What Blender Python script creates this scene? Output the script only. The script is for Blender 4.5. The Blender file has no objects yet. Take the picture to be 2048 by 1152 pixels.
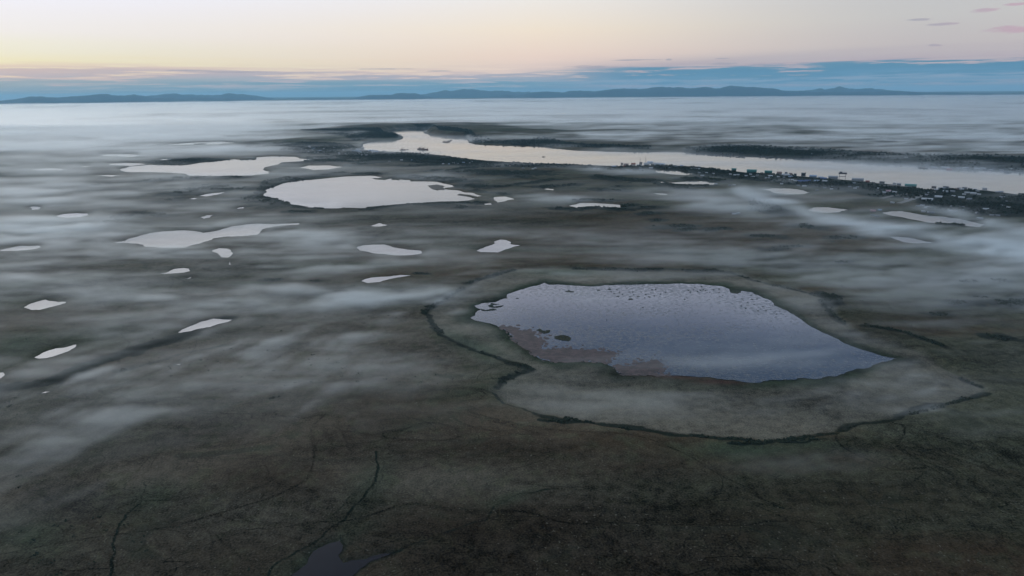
import bpy, math, random
import numpy as np
from mathutils import Matrix, Vector
R = math.radians
S = bpy.context.scene
COL = S.collection
random.seed(7); RNG = np.random.default_rng(7)

# ------------------------------------------------------------------ camera
CAM_H = 300.0; FPX = 1365.0; PITCH = 15.95; ROLL = 0.53
cam = bpy.data.cameras.new("camera"); cam.sensor_width = 36.0
cam.lens = FPX / 2048.0 * 36.0; cam.clip_start = 1.0; cam.clip_end = 400000.0
camo = bpy.data.objects.new("camera", cam); COL.objects.link(camo)
CM = Matrix.Translation((0, 0, CAM_H)) @ Matrix.Rotation(R(90 - PITCH), 4, 'X') @ Matrix.Rotation(R(-ROLL), 4, 'Z')
camo.matrix_world = CM
S.camera = camo
M3 = np.array([[CM[i][j] for j in range(3)] for i in range(3)])

def ray(px, py):
    d = M3 @ np.array([(px - 1024.0) / FPX, -(py - 576.0) / FPX, -1.0])
    return d / np.linalg.norm(d)
def at(px, py, z=0.0):
    d = ray(px, py)
    t = (z - CAM_H) / d[2]
    return d[0] * t, d[1] * t
def px_size(px, py):
    x, y = at(px, py)
    return math.sqrt(x * x + y * y + CAM_H ** 2) / FPX        # metres across one photograph pixel there
def azel(px, py):
    d = ray(px, py)
    return math.degrees(math.atan2(d[0], d[1])), math.degrees(math.asin(d[2]))

# ------------------------------------------------------------------ world
SUN_AZ, SUN_EL = -44.0, 5.0
W = bpy.data.worlds.new("World"); S.world = W; W.use_nodes = True
nt = W.node_tree; nt.nodes.clear()
def lin(c):
    return tuple(((v / 255.0) / 12.92 if v / 255.0 < 0.04045 else ((v / 255.0 + 0.055) / 1.055) ** 2.4) for v in c)

class NB:
    """small node builder"""
    def __init__(s, tree): s.t = tree
    def n(s, typ, **kw):
        nd = s.t.nodes.new(typ)
        for k, v in kw.items(): setattr(nd, k, v)
        return nd
    def sock(s, node_in, v):
        if isinstance(v, bpy.types.NodeSocket): s.t.links.new(v, node_in)
        else: node_in.default_value = v
    def m(s, op, a, b=None, c=None, clamp=False):
        nd = s.n('ShaderNodeMath', operation=op, use_clamp=clamp)
        s.sock(nd.inputs[0], a)
        if b is not None: s.sock(nd.inputs[1], b)
        if c is not None: s.sock(nd.inputs[2], c)
        return nd.outputs[0]
    def ss(s, v, lo, hi, a=0.0, b=1.0, smooth=True):
        nd = s.n('ShaderNodeMapRange', interpolation_type='SMOOTHSTEP' if smooth else 'LINEAR')
        s.sock(nd.inputs['Value'], v); s.sock(nd.inputs['From Min'], lo); s.sock(nd.inputs['From Max'], hi)
        s.sock(nd.inputs['To Min'], a); s.sock(nd.inputs['To Max'], b)
        return nd.outputs['Result']
    def mix(s, f, a, b, blend='MIX'):
        nd = s.n('ShaderNodeMix', data_type='RGBA', blend_type=blend)
        s.sock(nd.inputs['Factor'], f)
        for i, v in ((6, a), (7, b)):
            s.sock(nd.inputs[i], v if isinstance(v, bpy.types.NodeSocket) else (tuple(v) + (1,))[:4])
        return nd.outputs[2]
    def xyz(s, v):
        nd = s.n('ShaderNodeSeparateXYZ'); s.t.links.new(v, nd.inputs[0]); return nd.outputs
    def comb(s, x, y, z):
        nd = s.n('ShaderNodeCombineXYZ')
        for i, v in enumerate((x, y, z)): s.sock(nd.inputs[i], v)
        return nd.outputs[0]
    def noise(s, vec, scale, detail=4.0, rough=0.55, dist=0.0, dim='3D'):
        nd = s.n('ShaderNodeTexNoise', noise_dimensions=dim)
        if vec is not None: s.t.links.new(vec, nd.inputs['Vector'])
        nd.inputs['Scale'].default_value = scale; nd.inputs['Detail'].default_value = detail
        nd.inputs['Roughness'].default_value = rough; nd.inputs['Distortion'].default_value = dist
        return nd.outputs[0]
    def scalev(s, vec, sc):
        nd = s.n('ShaderNodeVectorMath', operation='MULTIPLY'); s.t.links.new(vec, nd.inputs[0])
        nd.inputs[1].default_value = sc; return nd.outputs[0]
    def ramp(s, v, stops):
        nd = s.n('ShaderNodeValToRGB'); s.t.links.new(v, nd.inputs[0]); r = nd.color_ramp
        while len(r.elements) > 1: r.elements.remove(r.elements[-1])
        for i, (p, c) in enumerate(stops):
            e = r.elements[0] if i == 0 else r.elements.new(p)
            e.position = p; e.color = (c[0], c[1], c[2], 1)
        return nd.outputs[0]
    def attr(s, name):
        nd = s.n('ShaderNodeAttribute', attribute_name=name); return nd.outputs['Fac']

b = NB(nt)
tc = b.n('ShaderNodeTexCoord')
X, Y, Z = b.xyz(tc.outputs['Generated'])
DEG = 180 / math.pi
el = b.m('MULTIPLY', b.m('ARCSINE', Z), DEG)
az = b.m('MULTIPLY', b.m('ARCTAN2', X, Y), DEG)
# streaks of cloud bend the layers up and down
stv = b.comb(b.m('MULTIPLY', az, 0.10), b.m('MULTIPLY', el, 2.6), 3.3)
st1 = b.noise(stv, 1.0, 5.0, 0.6)
st2 = b.noise(b.comb(b.m('MULTIPLY', az, 0.03), b.m('MULTIPLY', el, 0.5), 9.1), 1.0, 3.0, 0.5)
amp = b.ss(el, 0.3, 1.6, 0.25, 1.0)
amp = b.m('MULTIPLY', amp, b.ss(el, 2.2, 4.0, 1.0, 0.3))
st3 = b.noise(b.comb(b.m('MULTIPLY', az, 0.22), b.m('MULTIPLY', el, 7.0), 5.5), 1.0, 5.0, 0.6)
elp = b.m('ADD', b.m('ADD', el, b.m('MULTIPLY', b.m('SUBTRACT', b.ss(st3, 0.46, 0.66), 0.2), b.ss(el, 1.0, 2.8, 0.85, 0.0))), b.m('MULTIPLY', amp, b.m('ADD', b.m('MULTIPLY', b.m('SUBTRACT', st1, 0.5), 0.85), b.m('MULTIPLY', b.m('SUBTRACT', st2, 0.5), 1.5))))
tl = b.m('DIVIDE', elp, 10.0, clamp=True)
th = b.m('DIVIDE', b.m('SUBTRACT', el, 10.0), 80.0, clamp=True)
def lr(st): return [(p / 10.0, lin(c)) for p, c in st]
SKY_L = [(0, (95, 145, 170)), (0.5, (120, 155, 172)), (1.0, (150, 166, 176)), (1.3, (182, 172, 180)), (1.75, (202, 184, 180)),
         (1.95, (222, 208, 184)), (2.3, (232, 228, 190)), (3.2, (230, 231, 214)), (4.2, (231, 231, 232)), (7.5, (228, 231, 252)), (10, (236, 240, 255))]
SKY_C = [(0, (85, 135, 165)), (0.6, (112, 152, 175)), (1.0, (165, 172, 185)), (1.5, (180, 174, 184)), (1.75, (224, 202, 193)),
         (2.6, (236, 212, 198)), (4.8, (240, 225, 206)), (7.5, (234, 232, 230)), (10, (228, 230, 234))]
SKY_R = [(0, (130, 155, 180)), (0.3, (160, 163, 182)), (0.5, (104, 148, 178)), (0.75, (138, 160, 184)), (0.95, (94, 142, 174)), (1.35, (86, 136, 168)), (1.75, (94, 140, 168)),
         (1.95, (182, 170, 178)), (3.0, (194, 186, 186)), (5.0, (196, 194, 193)), (8, (191, 193, 198)), (10, (182, 188, 200))]
lowL, lowC, lowR = (b.ramp(tl, lr(x)) for x in (SKY_L, SKY_C, SKY_R))
hiL = b.ramp(th, [(0, (0.97, 0.97, 1.0)), (0.25, (0.95, 0.97, 1.0)), (0.45, (0.60, 0.70, 0.80)), (1, (0.32, 0.40, 0.50))])
hiC = b.ramp(th, [(0, lin((228, 230, 234))), (0.080, (1.25, 1.30, 1.60)), (0.112, (0.18, 0.26, 0.44)), (0.17, (0.26, 0.36, 0.54)), (0.3, (0.38, 0.50, 0.68)), (1, (0.32, 0.40, 0.50))])
hiR = b.ramp(th, [(0, lin((190, 194, 208))), (0.080, (1.0, 1.1, 1.4)), (0.112, (0.17, 0.26, 0.43)), (0.17, (0.25, 0.35, 0.53)), (0.3, (0.30, 0.43, 0.60)), (1, (0.32, 0.40, 0.50))])
wlo = b.ss(el, 9.5, 10.5)
bL, bC, bR = (b.mix(wlo, a_, h_) for a_, h_ in ((lowL, hiL), (lowC, hiC), (lowR, hiR)))
fLC = b.ss(az, -40, 2, smooth=False); fCR = b.ss(az, -1.0, b.ss(el, 1.6, 3.2, 11.0, 32.0), smooth=True)
back = b.ss(az, -130, -60)
sky = b.mix(fLC, bL, bC)
sky = b.mix(fCR, sky, bR)
backc = b.mix(0.0, hiR, hiR)
sky = b.mix(back, b.mix(0.35, hiR, bR), sky)
# the bright part of the sky over the hidden sun, well above the picture
gx = b.m('DIVIDE', b.m('SUBTRACT', az, -36.0), 26.0); gy = b.m('DIVIDE', b.m('SUBTRACT', el, 24.0), 9.0)
glow = b.m('POWER', 2.718, b.m('MULTIPLY', b.m('ADD', b.m('MULTIPLY', gx, gx), b.m('MULTIPLY', gy, gy)), -1.0))
hc = b.noise(b.comb(b.m('MULTIPLY', az, 0.10), b.m('MULTIPLY', el, 1.1), 2.2), 1.0, 5.0, 0.62, 0.4)
hv = b.m('ADD', 1.0, b.m('MULTIPLY', b.m('SUBTRACT', b.ss(hc, 0.36, 0.64), 0.5), b.ss(el, 7.3, 8.4, 0.0, 0.55)))
sky = b.mix(1.0, sky, b.comb(hv, hv, hv), 'MULTIPLY')
# a few small clouds
CL = [(1838, 39, 30, 3.2), (1885, 48, 36, 3.5), (1968, 20, 36, 6), (2025, 59, 60, 9), (1446, 127, 34, 3.2), (1518, 129, 20, 2.4), (1270, 120, 60, 1.6),
      (1338, 119, 8, 2), (2030, 8, 26, 3), (1190, 134, 70, 4), (770, 138, 60, 1.4), (372, 141, 50, 2.0), (1870, 90, 16, 3), (470, 144, 90, 2.2), (1445, 117, 18, 1.4), (870, 142, 46, 1.2)]
cm = None
cn = b.noise(b.comb(b.m('MULTIPLY', az, 0.7), b.m('MULTIPLY', el, 5.0), 1.7), 1.0, 5.0, 0.65)
for (cx, cy, rx, ry) in CL:
    a0, e0 = azel(cx, cy); a1, e1 = azel(cx + rx, cy - 0.0088 * rx); a2, e2 = azel(cx, cy - ry)
    dx = b.m('DIVIDE', b.m('SUBTRACT', az, a0), abs(a1 - a0)); dy = b.m('DIVIDE', b.m('SUBTRACT', el, e0), abs(e2 - e0))
    q = b.m('SUBTRACT', 1.0, b.m('ADD', b.m('MULTIPLY', dx, dx), b.m('MULTIPLY', dy, dy)))
    cm = q if cm is None else b.m('MAXIMUM', cm, q)
cmask = b.m('MULTIPLY', b.ss(b.m('ADD', b.m('MAXIMUM', cm, -1.5), b.m('MULTIPLY', b.m('SUBTRACT', cn, 0.5), 3.2)), 0.0, 0.9), 0.75)
sky = b.mix(cmask, sky, b.mix(b.ss(az, 28, 36), lin((160, 158, 172)), lin((192, 160, 176))))
skt = b.n('ShaderNodeTexSky', sky_type='NISHITA', sun_disc=False)
skt.sun_elevation = R(SUN_EL); skt.sun_rotation = R(SUN_AZ); skt.altitude = 300
bg = b.n('ShaderNodeBackground'); bg.inputs[1].default_value = 1.04
nt.links.new(sky, bg.inputs[0])
bg1 = b.n('ShaderNodeBackground'); bg1.inputs[0].default_value = (0.96, 0.97, 1.0, 1)
nt.links.new(b.m('MULTIPLY', glow, 2.2), bg1.inputs[1])
bg2 = b.n('ShaderNodeBackground'); bg2.inputs[1].default_value = 0.003
nt.links.new(skt.outputs[0], bg2.inputs[0])
ad = b.n('ShaderNodeAddShader'); nt.links.new(bg.outputs[0], ad.inputs[0]); nt.links.new(bg1.outputs[0], ad.inputs[1])
ad2 = b.n('ShaderNodeAddShader'); nt.links.new(ad.outputs[0], ad2.inputs[0]); nt.links.new(bg2.outputs[0], ad2.inputs[1])
wo = b.n('ShaderNodeOutputWorld'); nt.links.new(ad2.outputs[0], wo.inputs[0])

sun = bpy.data.lights.new("sun", 'SUN'); sun.energy = 0.35; sun.angle = R(12); sun.color = (1, 0.86, 0.74)
suno = bpy.data.objects.new("sun", sun); COL.objects.link(suno)
sd = Vector((math.sin(R(SUN_AZ)) * math.cos(R(SUN_EL + 4)), math.cos(R(SUN_AZ)) * math.cos(R(SUN_EL + 4)), math.sin(R(SUN_EL + 4))))
suno.rotation_euler = sd.to_track_quat('Z', 'Y').to_euler(); suno.location = (0, 0, 500)

S.view_settings.view_transform = 'Standard'; S.view_settings.look = 'None'
S.view_settings.exposure = 0.0; S.view_settings.gamma = 1.0
S.render.engine = 'CYCLES'
S.cycles.max_bounces = 8; S.cycles.volume_bounces = 6; S.cycles.diffuse_bounces = 2
S.cycles.volume_max_steps = 128
S.cycles.use_denoising = True; S.cycles.denoising_prefilter = 'ACCURATE'

# ------------------------------------------------------------------ helpers
def tag(o, label=None, cat=None, group=None, kind=None):
    if label: o['label'] = label
    if cat: o['category'] = cat
    if group: o['group'] = group
    if kind: o['kind'] = kind
    return o
def mesh_np(name, V, F, mats, parent=None, smooth=False, matidx=None):
    """V (n,3) array, F (m,3) or (m,4) array"""
    me = bpy.data.meshes.new(name)
    V = np.asarray(V, np.float32); F = np.asarray(F, np.int32)
    k = F.shape[1]
    me.vertices.add(len(V)); me.vertices.foreach_set('co', V.ravel())
    me.loops.add(F.size); me.loops.foreach_set('vertex_index', F.ravel())
    me.polygons.add(len(F)); me.polygons.foreach_set('loop_start', np.arange(len(F), dtype=np.int32) * k)
    me.polygons.foreach_set('use_smooth', np.full(len(F), smooth))
    for mt in (mats if isinstance(mats, (list, tuple)) else [mats]): me.materials.append(mt)
    if matidx is not None: me.polygons.foreach_set('material_index', np.asarray(matidx, np.int32))
    me.update(calc_edges=True); me.validate()
    o = bpy.data.objects.new(name, me); COL.objects.link(o)
    if parent: o.parent = parent
    return o
def mesh_py(name, V, F, mat, parent=None, smooth=False):
    me = bpy.data.meshes.new(name); me.from_pydata([tuple(map(float, v)) for v in V], [], F); me.update()
    me.materials.append(mat)
    if smooth: me.polygons.foreach_set('use_smooth', [True] * len(me.polygons))
    o = bpy.data.objects.new(name, me); COL.objects.link(o)
    if parent: o.parent = parent
    return o
def sm(x, a, b_):
    t = np.clip((x - a) / (b_ - a), 0, 1); return t * t * (3 - 2 * t)
def _h(ix, iy, seed):
    n = (ix.astype(np.int64) * 374761393 + iy.astype(np.int64) * 668265263 + seed * 1442695041) & 0xffffffff
    n = ((n ^ (n >> 13)) * 1274126177) & 0xffffffff
    return ((n ^ (n >> 16)) & 0xffff) / 65535.0
def vn(x, y, seed=0):
    ix = np.floor(x); iy = np.floor(y); fx = x - ix; fy = y - iy
    fx = fx * fx * (3 - 2 * fx); fy = fy * fy * (3 - 2 * fy)
    a = _h(ix, iy, seed); b_ = _h(ix + 1, iy, seed); c = _h(ix, iy + 1, seed); d = _h(ix + 1, iy + 1, seed)
    return (a * (1 - fx) + b_ * fx) * (1 - fy) + (c * (1 - fx) + d * fx) * fy
def fbm(x, y, sc, oct_=4, seed=0):
    v = 0; a = 0.5; s = 1.0 / sc; t = 0
    for k in range(oct_):
        v = v + a * vn(x * s + 17.3 * k, y * s - 9.1 * k, seed + k); t += a; a *= 0.5; s *= 2.03
    return v / t
def fractal(P, closed=True, amp=0.07, minlen=None, seed=1):
    """roughen a polyline of ground points by midpoint displacement"""
    rr = random.Random(seed); P = [tuple(p) for p in P]
    for it in range(5):
        Q = []; n = len(P)
        for i in range(n if closed else n - 1):
            a = P[i]; c = P[(i + 1) % n]; Q.append(a)
            dx, dy = c[0] - a[0], c[1] - a[1]; L = math.hypot(dx, dy)
            lim = minlen or max(1.2, 0.0022 * math.hypot(*a))
            if L > lim * 2:
                k = rr.gauss(0, amp)
                k = max(-0.14, min(0.14, k))
                Q.append(((a[0] + c[0]) / 2 - dy * k, (a[1] + c[1]) / 2 + dx * k))
        if not closed: Q.append(P[-1])
        P = Q
    return P
def crop(x0, y0, s, pts): return [(x0 + a / s, y0 + c / s) for a, c in pts]
def ground(pts): return [at(*p) for p in pts]

# ------------------------------------------------------------------ traced outlines (photograph pixels -> points on the ground)
LK = []   # name, label, category, outline, kind of water
def lake(label, pts, cat='pond', kind='calm'): LK.append((cat, label, pts, kind))
c1 = lambda *p: crop(0, 100, 2.88, p)
c5 = lambda *p: crop(0, 400, 2.88, p)
cA = lambda *p: crop(560, 260, 6.827, p)
c8 = lambda *p: crop(500, 330, 3.7236, p)
c3 = lambda *p: crop(1150, 280, 4.096, p)
c4 = lambda *p: crop(1600, 280, 4.571, p)
c6 = lambda *p: crop(820, 520, 3.0317, p)
c7 = lambda *p: crop(1400, 520, 2.88, p)

MAIN = c6((365,350),(395,335),(410,308),(430,300),(390,278),(440,262),(520,255),(590,232),(585,212),(640,190),(700,172),(780,152),(815,138),(840,150),(900,148),(960,153),(1050,158),(1130,160),(1180,152),(1280,150),(1360,150),(1440,145),(1540,146),(1650,142),(1760,145)) + \
       c7((0,138),(60,146),(120,150),(170,168),(180,190),(215,195),(235,178),(300,185),(340,205),(390,225),(420,245),(460,275),(520,305),(580,340),(640,385),(700,415),(760,440),(830,480),(900,505),(980,530),(1060,555),(1130,568),(1080,582),(1010,600),(950,625),(860,640),(830,655),(790,668),(700,682),(600,680),(540,690),(430,690),(350,705),(250,702),(150,690),(60,675),(0,675)) + \
       c6((1700,705),(1590,700),(1550,695),(1480,700),(1370,690),(1300,695),(1250,672),(1240,650),(1180,622),(1100,617),(1000,612),(900,617),(830,612),(760,582),(730,550),(640,490),(600,440),(560,415),(500,390),(440,375))
lake('large blue-grey weedy lake inside the pale drained basin', MAIN, 'lake', 'weedy')
BIG2 = c8((80,237),(125,205),(125,180),(240,140),(330,122),(520,105),(650,92),(780,83),(900,80),(985,90),(960,97),(900,99),(940,108),(1000,112),(1055,100),(1050,110),(1110,115),(1120,108),(1190,112),(1195,122),(1290,122),(1370,124),(1430,135),(1510,152),(1525,163),(1450,170),(1445,186),(1400,180),(1330,152),(1322,152),(1395,190),(1450,182),(1555,190),(1600,205),(1660,208),(1730,230),(1690,237),(1640,222),(1560,214),(1545,224),(1640,240),(1680,252),(1640,262),(1550,270),(1400,272),(1250,282),(1100,292),(950,305),(870,312),(860,320),(790,320),(700,316),(665,322),(540,322),(430,315),(370,300),(320,300),(285,298),(310,290),(250,270),(170,250))
lake('wide mirror-bright lake with low islets by its far right shore', BIG2, 'lake', 'bright')
lake('small bright pond beside the right tip of the wide lake', c8((1815,240),(1850,236),(1900,235),(1970,255),(1900,270),(1840,280),(1815,265)), 'pond', 'bright')
lake('tiny bright pool just below the right tip of the wide lake', c8((1745,290),(1805,283),(1800,296),(1750,297)), 'pond', 'bright')
lake('long cream-bright lake with a dark hill behind it, left of the wide lake', c1((690,690),(740,672),(860,662),(960,663),(1060,664),(1150,650),(1250,640),(1350,630),(1420,634),(1475,630),(1480,618),(1560,613),(1700,615),(1790,632),(1740,640),(1640,645),(1560,668),(1520,685),(1555,700),(1550,712),(1450,722),(1300,724),(1150,728),(1080,722),(1060,712),(980,706),(860,703),(760,703),(710,698)), 'lake', 'bright')
lake('two-lobed pale lake with a long thin right tail beside the mist', c5((655,247),(720,235),(790,212),(870,190),(960,180),(1050,175),(1130,180),(1170,190),(1240,180),(1290,165),(1330,152),(1420,140),(1500,136),(1590,141),(1660,136),(1722,133),(1722,141),(1600,148),(1540,160),(1500,180),(1480,200),(1400,208),(1290,212),(1230,220),(1180,240),(1100,262),(1060,275),(980,276),(900,272),(840,270),(825,258),(740,248)), 'lake')
lake('rounded pale pond just below the two-lobed lake', c5((1218,290),(1260,278),(1310,280),(1335,300),(1335,315),(1310,332),(1275,330),(1265,318)))
lake('tiny spot of water below the rounded pond', c5((1322,356),(1332,370),(1318,372)))
lake('small leaf-shaped pond alone on dark tundra below the two-lobed lake', c5((920,422),(960,418),(1000,398),(1060,392),(1090,396),(1097,408),(1060,418),(980,424)))
lake('thin sliver of water under the leaf-shaped pond', c5((1060,453),(1100,446),(1098,451)))
lake('flat pale pond cut by the left edge of the picture', c5((-10,290),(60,275),(120,264),(230,264),(240,270),(200,282),(130,290),(20,294)))
lake('lozenge-shaped pale pond in the misty tundra at the left edge', c5((137,617),(200,590),(260,574),(310,583),(380,586),(375,594),(300,615),(230,633),(180,633),(150,622)))
lake('slanting narrow pond at the end of the dark green gully', c5((1025,765),(1050,745),(1100,725),(1170,698),(1230,683),(1280,688),(1335,690),(1310,703),(1240,720),(1170,738),(1100,755)))
lake('spindle-shaped slanting pond on yellow-green ground above the dark gully', c5((197,907),(250,878),(320,855),(380,848),(440,832),(440,840),(400,868),(340,890),(270,910),(220,913)))
lake('corner of a pond showing at the left edge above the dark gully', c5((-30,990),(20,993),(28,1005),(0,1030),(-30,1035)))
lake('oval pond in the mist above the left end of the fog band', c1((325,955),(370,945),(440,940),(500,942),(507,952),(460,963),(380,966),(340,962)))
lake('small hooked pond above the two-lobed lake', c5((1155,100),(1190,88),(1228,86),(1210,100),(1170,108)))
lake('short bright streak of water between the hooked pond and the wide lake', c5((1362,48),(1400,41),(1410,45),(1370,52)))
lake('flat oval pond with mist behind, left of the kite-shaped pond', [(713,495),(725,491),(770,489),(800,497),(840,501),(845,506),(825,510),(790,511),(750,507),(720,501)])
lake('kite-shaped pond alone on the dark tundra above the basin', [(953,502),(970,494),(988,488),(1000,479),(1012,480),(1022,484),(1020,488),(1040,491),(1010,499),(995,505),(965,504)])
lake('ragged shallow pond half hidden by mist above the long mist streak', [(722,562),(745,555),(800,550),(822,551),(790,556),(760,564),(735,566)])
lake('small bright pond right below the wide lake', [(740,452),(760,446),(775,450),(760,453)])
lake('long pond with a shrubby near bank, right of the wide lake', [(1138,411),(1160,406),(1200,407),(1240,410),(1244,417),(1215,416),(1190,413),(1160,416)], 'pond', 'bright')
lake('long tapering pond between two dark tree lines near the town', c3((670,337),(760,350),(860,345),(960,335),(1060,340),(1170,357),(1100,367),(1030,372),(930,362),(800,360),(710,350)), 'pond', 'bright')
lake('pond wrapped in mist behind the tapering pond', c3((650,252),(740,250),(820,252),(900,270),(965,277),(900,287),(780,280),(700,270)), 'pond', 'bright')
lake('thin strip of water on the tundra left of the long shrubby pond', c3((640,437),(740,440),(760,450),(680,446)))
lake('slim bright pond in front of a short dark tree line', crop(680, 220, 4.096, [(1640,640),(1700,644),(1755,651),(1745,657),(1690,652)]), 'pond', 'bright')
lake('pale blue pond between two mist plumes below the town', c3((1530,402),(1640,396),(1760,398),(1850,410),(1925,432),(1850,444),(1720,444),(1640,435),(1590,415)))
lake('faint thin pond in the mist left of the blue pond', c3((1570,488),(1640,483),(1725,492),(1640,498)))
lake('pale blue pond in the thick of the mist plume', c4((75,635),(150,615),(260,615),(330,625),(440,640),(350,660),(250,668),(150,660),(90,648)))
lake('long blue lake trailing into mist in front of the town', c4((750,662),(830,652),(930,650),(1050,672),(1150,688),(1300,700),(1440,720),(1560,745),(1700,775),(1640,795),(1560,790),(1400,770),(1300,768),(1180,755),(1050,730),(930,705),(830,690),(775,675)), 'lake')
lake('narrow blue pond at the lower edge of the mist plume', c4((805,880),(900,885),(1000,895),(1100,915),(1200,935),(1190,945),(1050,945),(950,935),(880,910),(830,890)))
lake('cream-bright pond touching the left tip of the long lake', c1((625,655),(720,650),(800,652),(840,658),(760,668),(680,664)), 'pond', 'bright')
lake('flat bright pond in the fog at the far left', c1((185,688),(260,683),(355,685),(355,692),(230,693)), 'pond', 'bright')
lake('thin bright pond under the left end of the long lake', c1((545,725),(620,720),(700,722),(640,729)), 'pond', 'bright')
lake('leaf-shaped bright pond between the long lake and the wide lake', c1((1725,678),(1780,665),(1900,665),(1970,675),(1890,688),(1800,692)), 'pond', 'bright')
lake('small bright pond under the village woodland', cA((845,412),(920,402),(1060,404),(1105,415),(1050,426),(900,425)), 'pond', 'bright')
lake('long thin far lake among fog streaks', c1((930,548),(1080,535),(1250,528),(1350,535),(1240,543),(1060,547)), 'lake', 'bright')
lake('pale far pond fading into fog above the left tip of the long lake', c1((560,603),(640,600),(740,600),(805,607),(760,615),(600,612)), 'pond', 'bright')
lake('slanting thin pond between shrub rows left of the wide lake', c1((1145,840),(1200,828),(1300,818),(1270,828),(1190,843)), 'pond', 'bright')
lake('short streak of water above the slanting thin pond', c1((1220,794),(1250,790),(1290,793),(1270,797)), 'pond', 'bright')
lake('faint long pond in fog beyond the long lake, near the village', c1((1500,535),(1560,532),(1620,536),(1560,540)), 'pond', 'bright')
lake('tiny bright pond in the dark hill behind the long lake', c1((918,631),(945,627),(972,630),(945,634)), 'pond', 'bright')
lake('thin white pond left of the cream-bright pond', c1((460,672),(490,669),(517,671),(490,675)), 'pond', 'bright')
lake('faint round pond buried in the thickest left mist', c1((165,905),(200,901),(235,908),(225,918),(185,920)))
lake('tiny bright streak at the foot of the slanting thin pond', c1((1090,857),(1115,853),(1140,856),(1115,860)), 'pond', 'bright')
lake('thin far pond in mist beyond the river on the right', c4((700,53),(800,47),(905,50),(800,57)), 'pond', 'bright')
lake('second thin far pond in mist beyond the river, behind the first', c4((760,25),(850,20),(935,26),(850,30)), 'pond', 'bright')
lake('dark slate pond in the foreground heath', crop(0, 780, 1.7067, [(985,645),(1050,590),(1070,550),(1100,535),(1140,520),(1160,515),(1170,540),(1155,565),(1170,590),(1220,580),(1300,560),(1345,553),(1250,597),(1200,640),(1150,720),(1000,720)]), 'pond', 'dark')
lake('thin bright trickle along the gully at the lower left', c5((1015,947),(1040,943),(1036,948),(1018,950)))
lake('faint thread of water in the mist at the lower left', c5((235,1113),(260,1104),(292,1103),(262,1111)))

RIVER_FAR = crop(680, 220, 4.096, [(330,185),(400,170),(520,155),(600,150),(755,150),(700,165),(685,185),(700,195),(800,205),(920,212),(1030,215),(1045,250),(1060,270),(1130,285),(1300,292),(1500,295),(1700,305)]) + \
    c3((0,88),(300,97),(600,97),(850,94),(900,102),(1100,117),(1350,132),(1700,142),(1850,150)) + c4((20,168),(400,192),(800,212),(1100,227),(1200,237),(1500,257),(1800,270),(2048,282)) + [(2300,357),(2600,374)]
RIVER_NEAR = [(2600,470),(2300,428),(2060,391),(2038,389),(1975,381),(1928,378),(1845,378),(1785,369),(1740,364),(1650,356),(1565,350),(1492,345),(1443,339),(1394,333),(1333,330),(1235,332),(1150,329)] + \
    crop(680, 220, 4.096, [(1800,445),(1600,440),(1400,427),(1200,414),(1000,396),(860,372),(740,360),(620,352),(520,345),(400,340),(270,334),(200,325),(175,303),(190,280),(250,262),(330,252),(420,248),(490,245),(518,222),(490,205),(420,197),(330,195)])
RIVER = RIVER_FAR + RIVER_NEAR
BASIN = [(1050,738),(1010,762),(985,785),(1010,808),(1080,828),(1200,850),(1330,868),(1450,878),(1530,884),(1600,876),(1700,850),(1800,832),(1900,806),(1975,785),(1950,768),(1890,738),(1850,710),(1780,690),(1720,670),(1675,640),(1655,600),(1600,582),(1540,570),(1480,550),(1400,545),(1300,544),(1200,541),(1090,537),(1030,538),(960,560),(900,590),(870,610),(855,628),(862,650),(900,680),(960,705),(1000,718),(1035,726),(1068,738)]

WATER = [(c, l, fractal(ground(p), True, 0.06, seed=i + 3), k) for i, (c, l, p, k) in enumerate(LK)]
RIVP = fractal(ground(RIVER), True, 0.025, seed=99)
BASP = fractal(ground(BASIN), True, 0.05, seed=55)

def seg_dist(px_, py_, P, closed=True):
    P = np.asarray(P); A = P; B = np.roll(P, -1, 0)
    if not closed: A, B = P[:-1], P[1:]
    best = np.full(px_.shape, 1e18)
    for (ax, ay), (bx, by) in zip(A, B):
        dx, dy = bx - ax, by - ay; L = dx * dx + dy * dy + 1e-9
        t = np.clip(((px_ - ax) * dx + (py_ - ay) * dy) / L, 0, 1)
        best = np.minimum(best, (px_ - ax - t * dx) ** 2 + (py_ - ay - t * dy) ** 2)
    return np.sqrt(best)
def inside(px_, py_, P):
    P = np.asarray(P); B = np.roll(P, -1, 0); c = np.zeros(px_.shape, bool)
    for (ax, ay), (bx, by) in zip(P, B):
        if ay == by: continue
        c ^= ((ay > py_) != (by > py_)) & (px_ < (bx - ax) * (py_ - ay) / (by - ay) + ax)
    return c
def sdf_in(px_, py_, P, reach, default):
    """signed distance (negative inside), evaluated only near the outline's box"""
    Q = np.asarray(P); lo = Q.min(0) - reach; hi = Q.max(0) + reach
    out = np.full(px_.shape, default, float)
    k = np.where((px_ > lo[0]) & (px_ < hi[0]) & (py_ > lo[1]) & (py_ < hi[1]))[0]
    if len(k):
        d = seg_dist(px_[k], py_[k], P); ins = inside(px_[k], py_[k], P)
        out[k] = np.where(ins, -d, d)
    return np.minimum(out, default) if default > 0 else out
def line_dist(px_, py_, P, reach):
    Q = np.asarray(P); lo = Q.min(0) - reach; hi = Q.max(0) + reach
    out = np.full(px_.shape, reach * 1.0)
    k = np.where((px_ > lo[0]) & (px_ < hi[0]) & (py_ > lo[1]) & (py_ < hi[1]))[0]
    if len(k): out[k] = np.minimum(seg_dist(px_[k], py_[k], P, False), reach)
    return out

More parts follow.
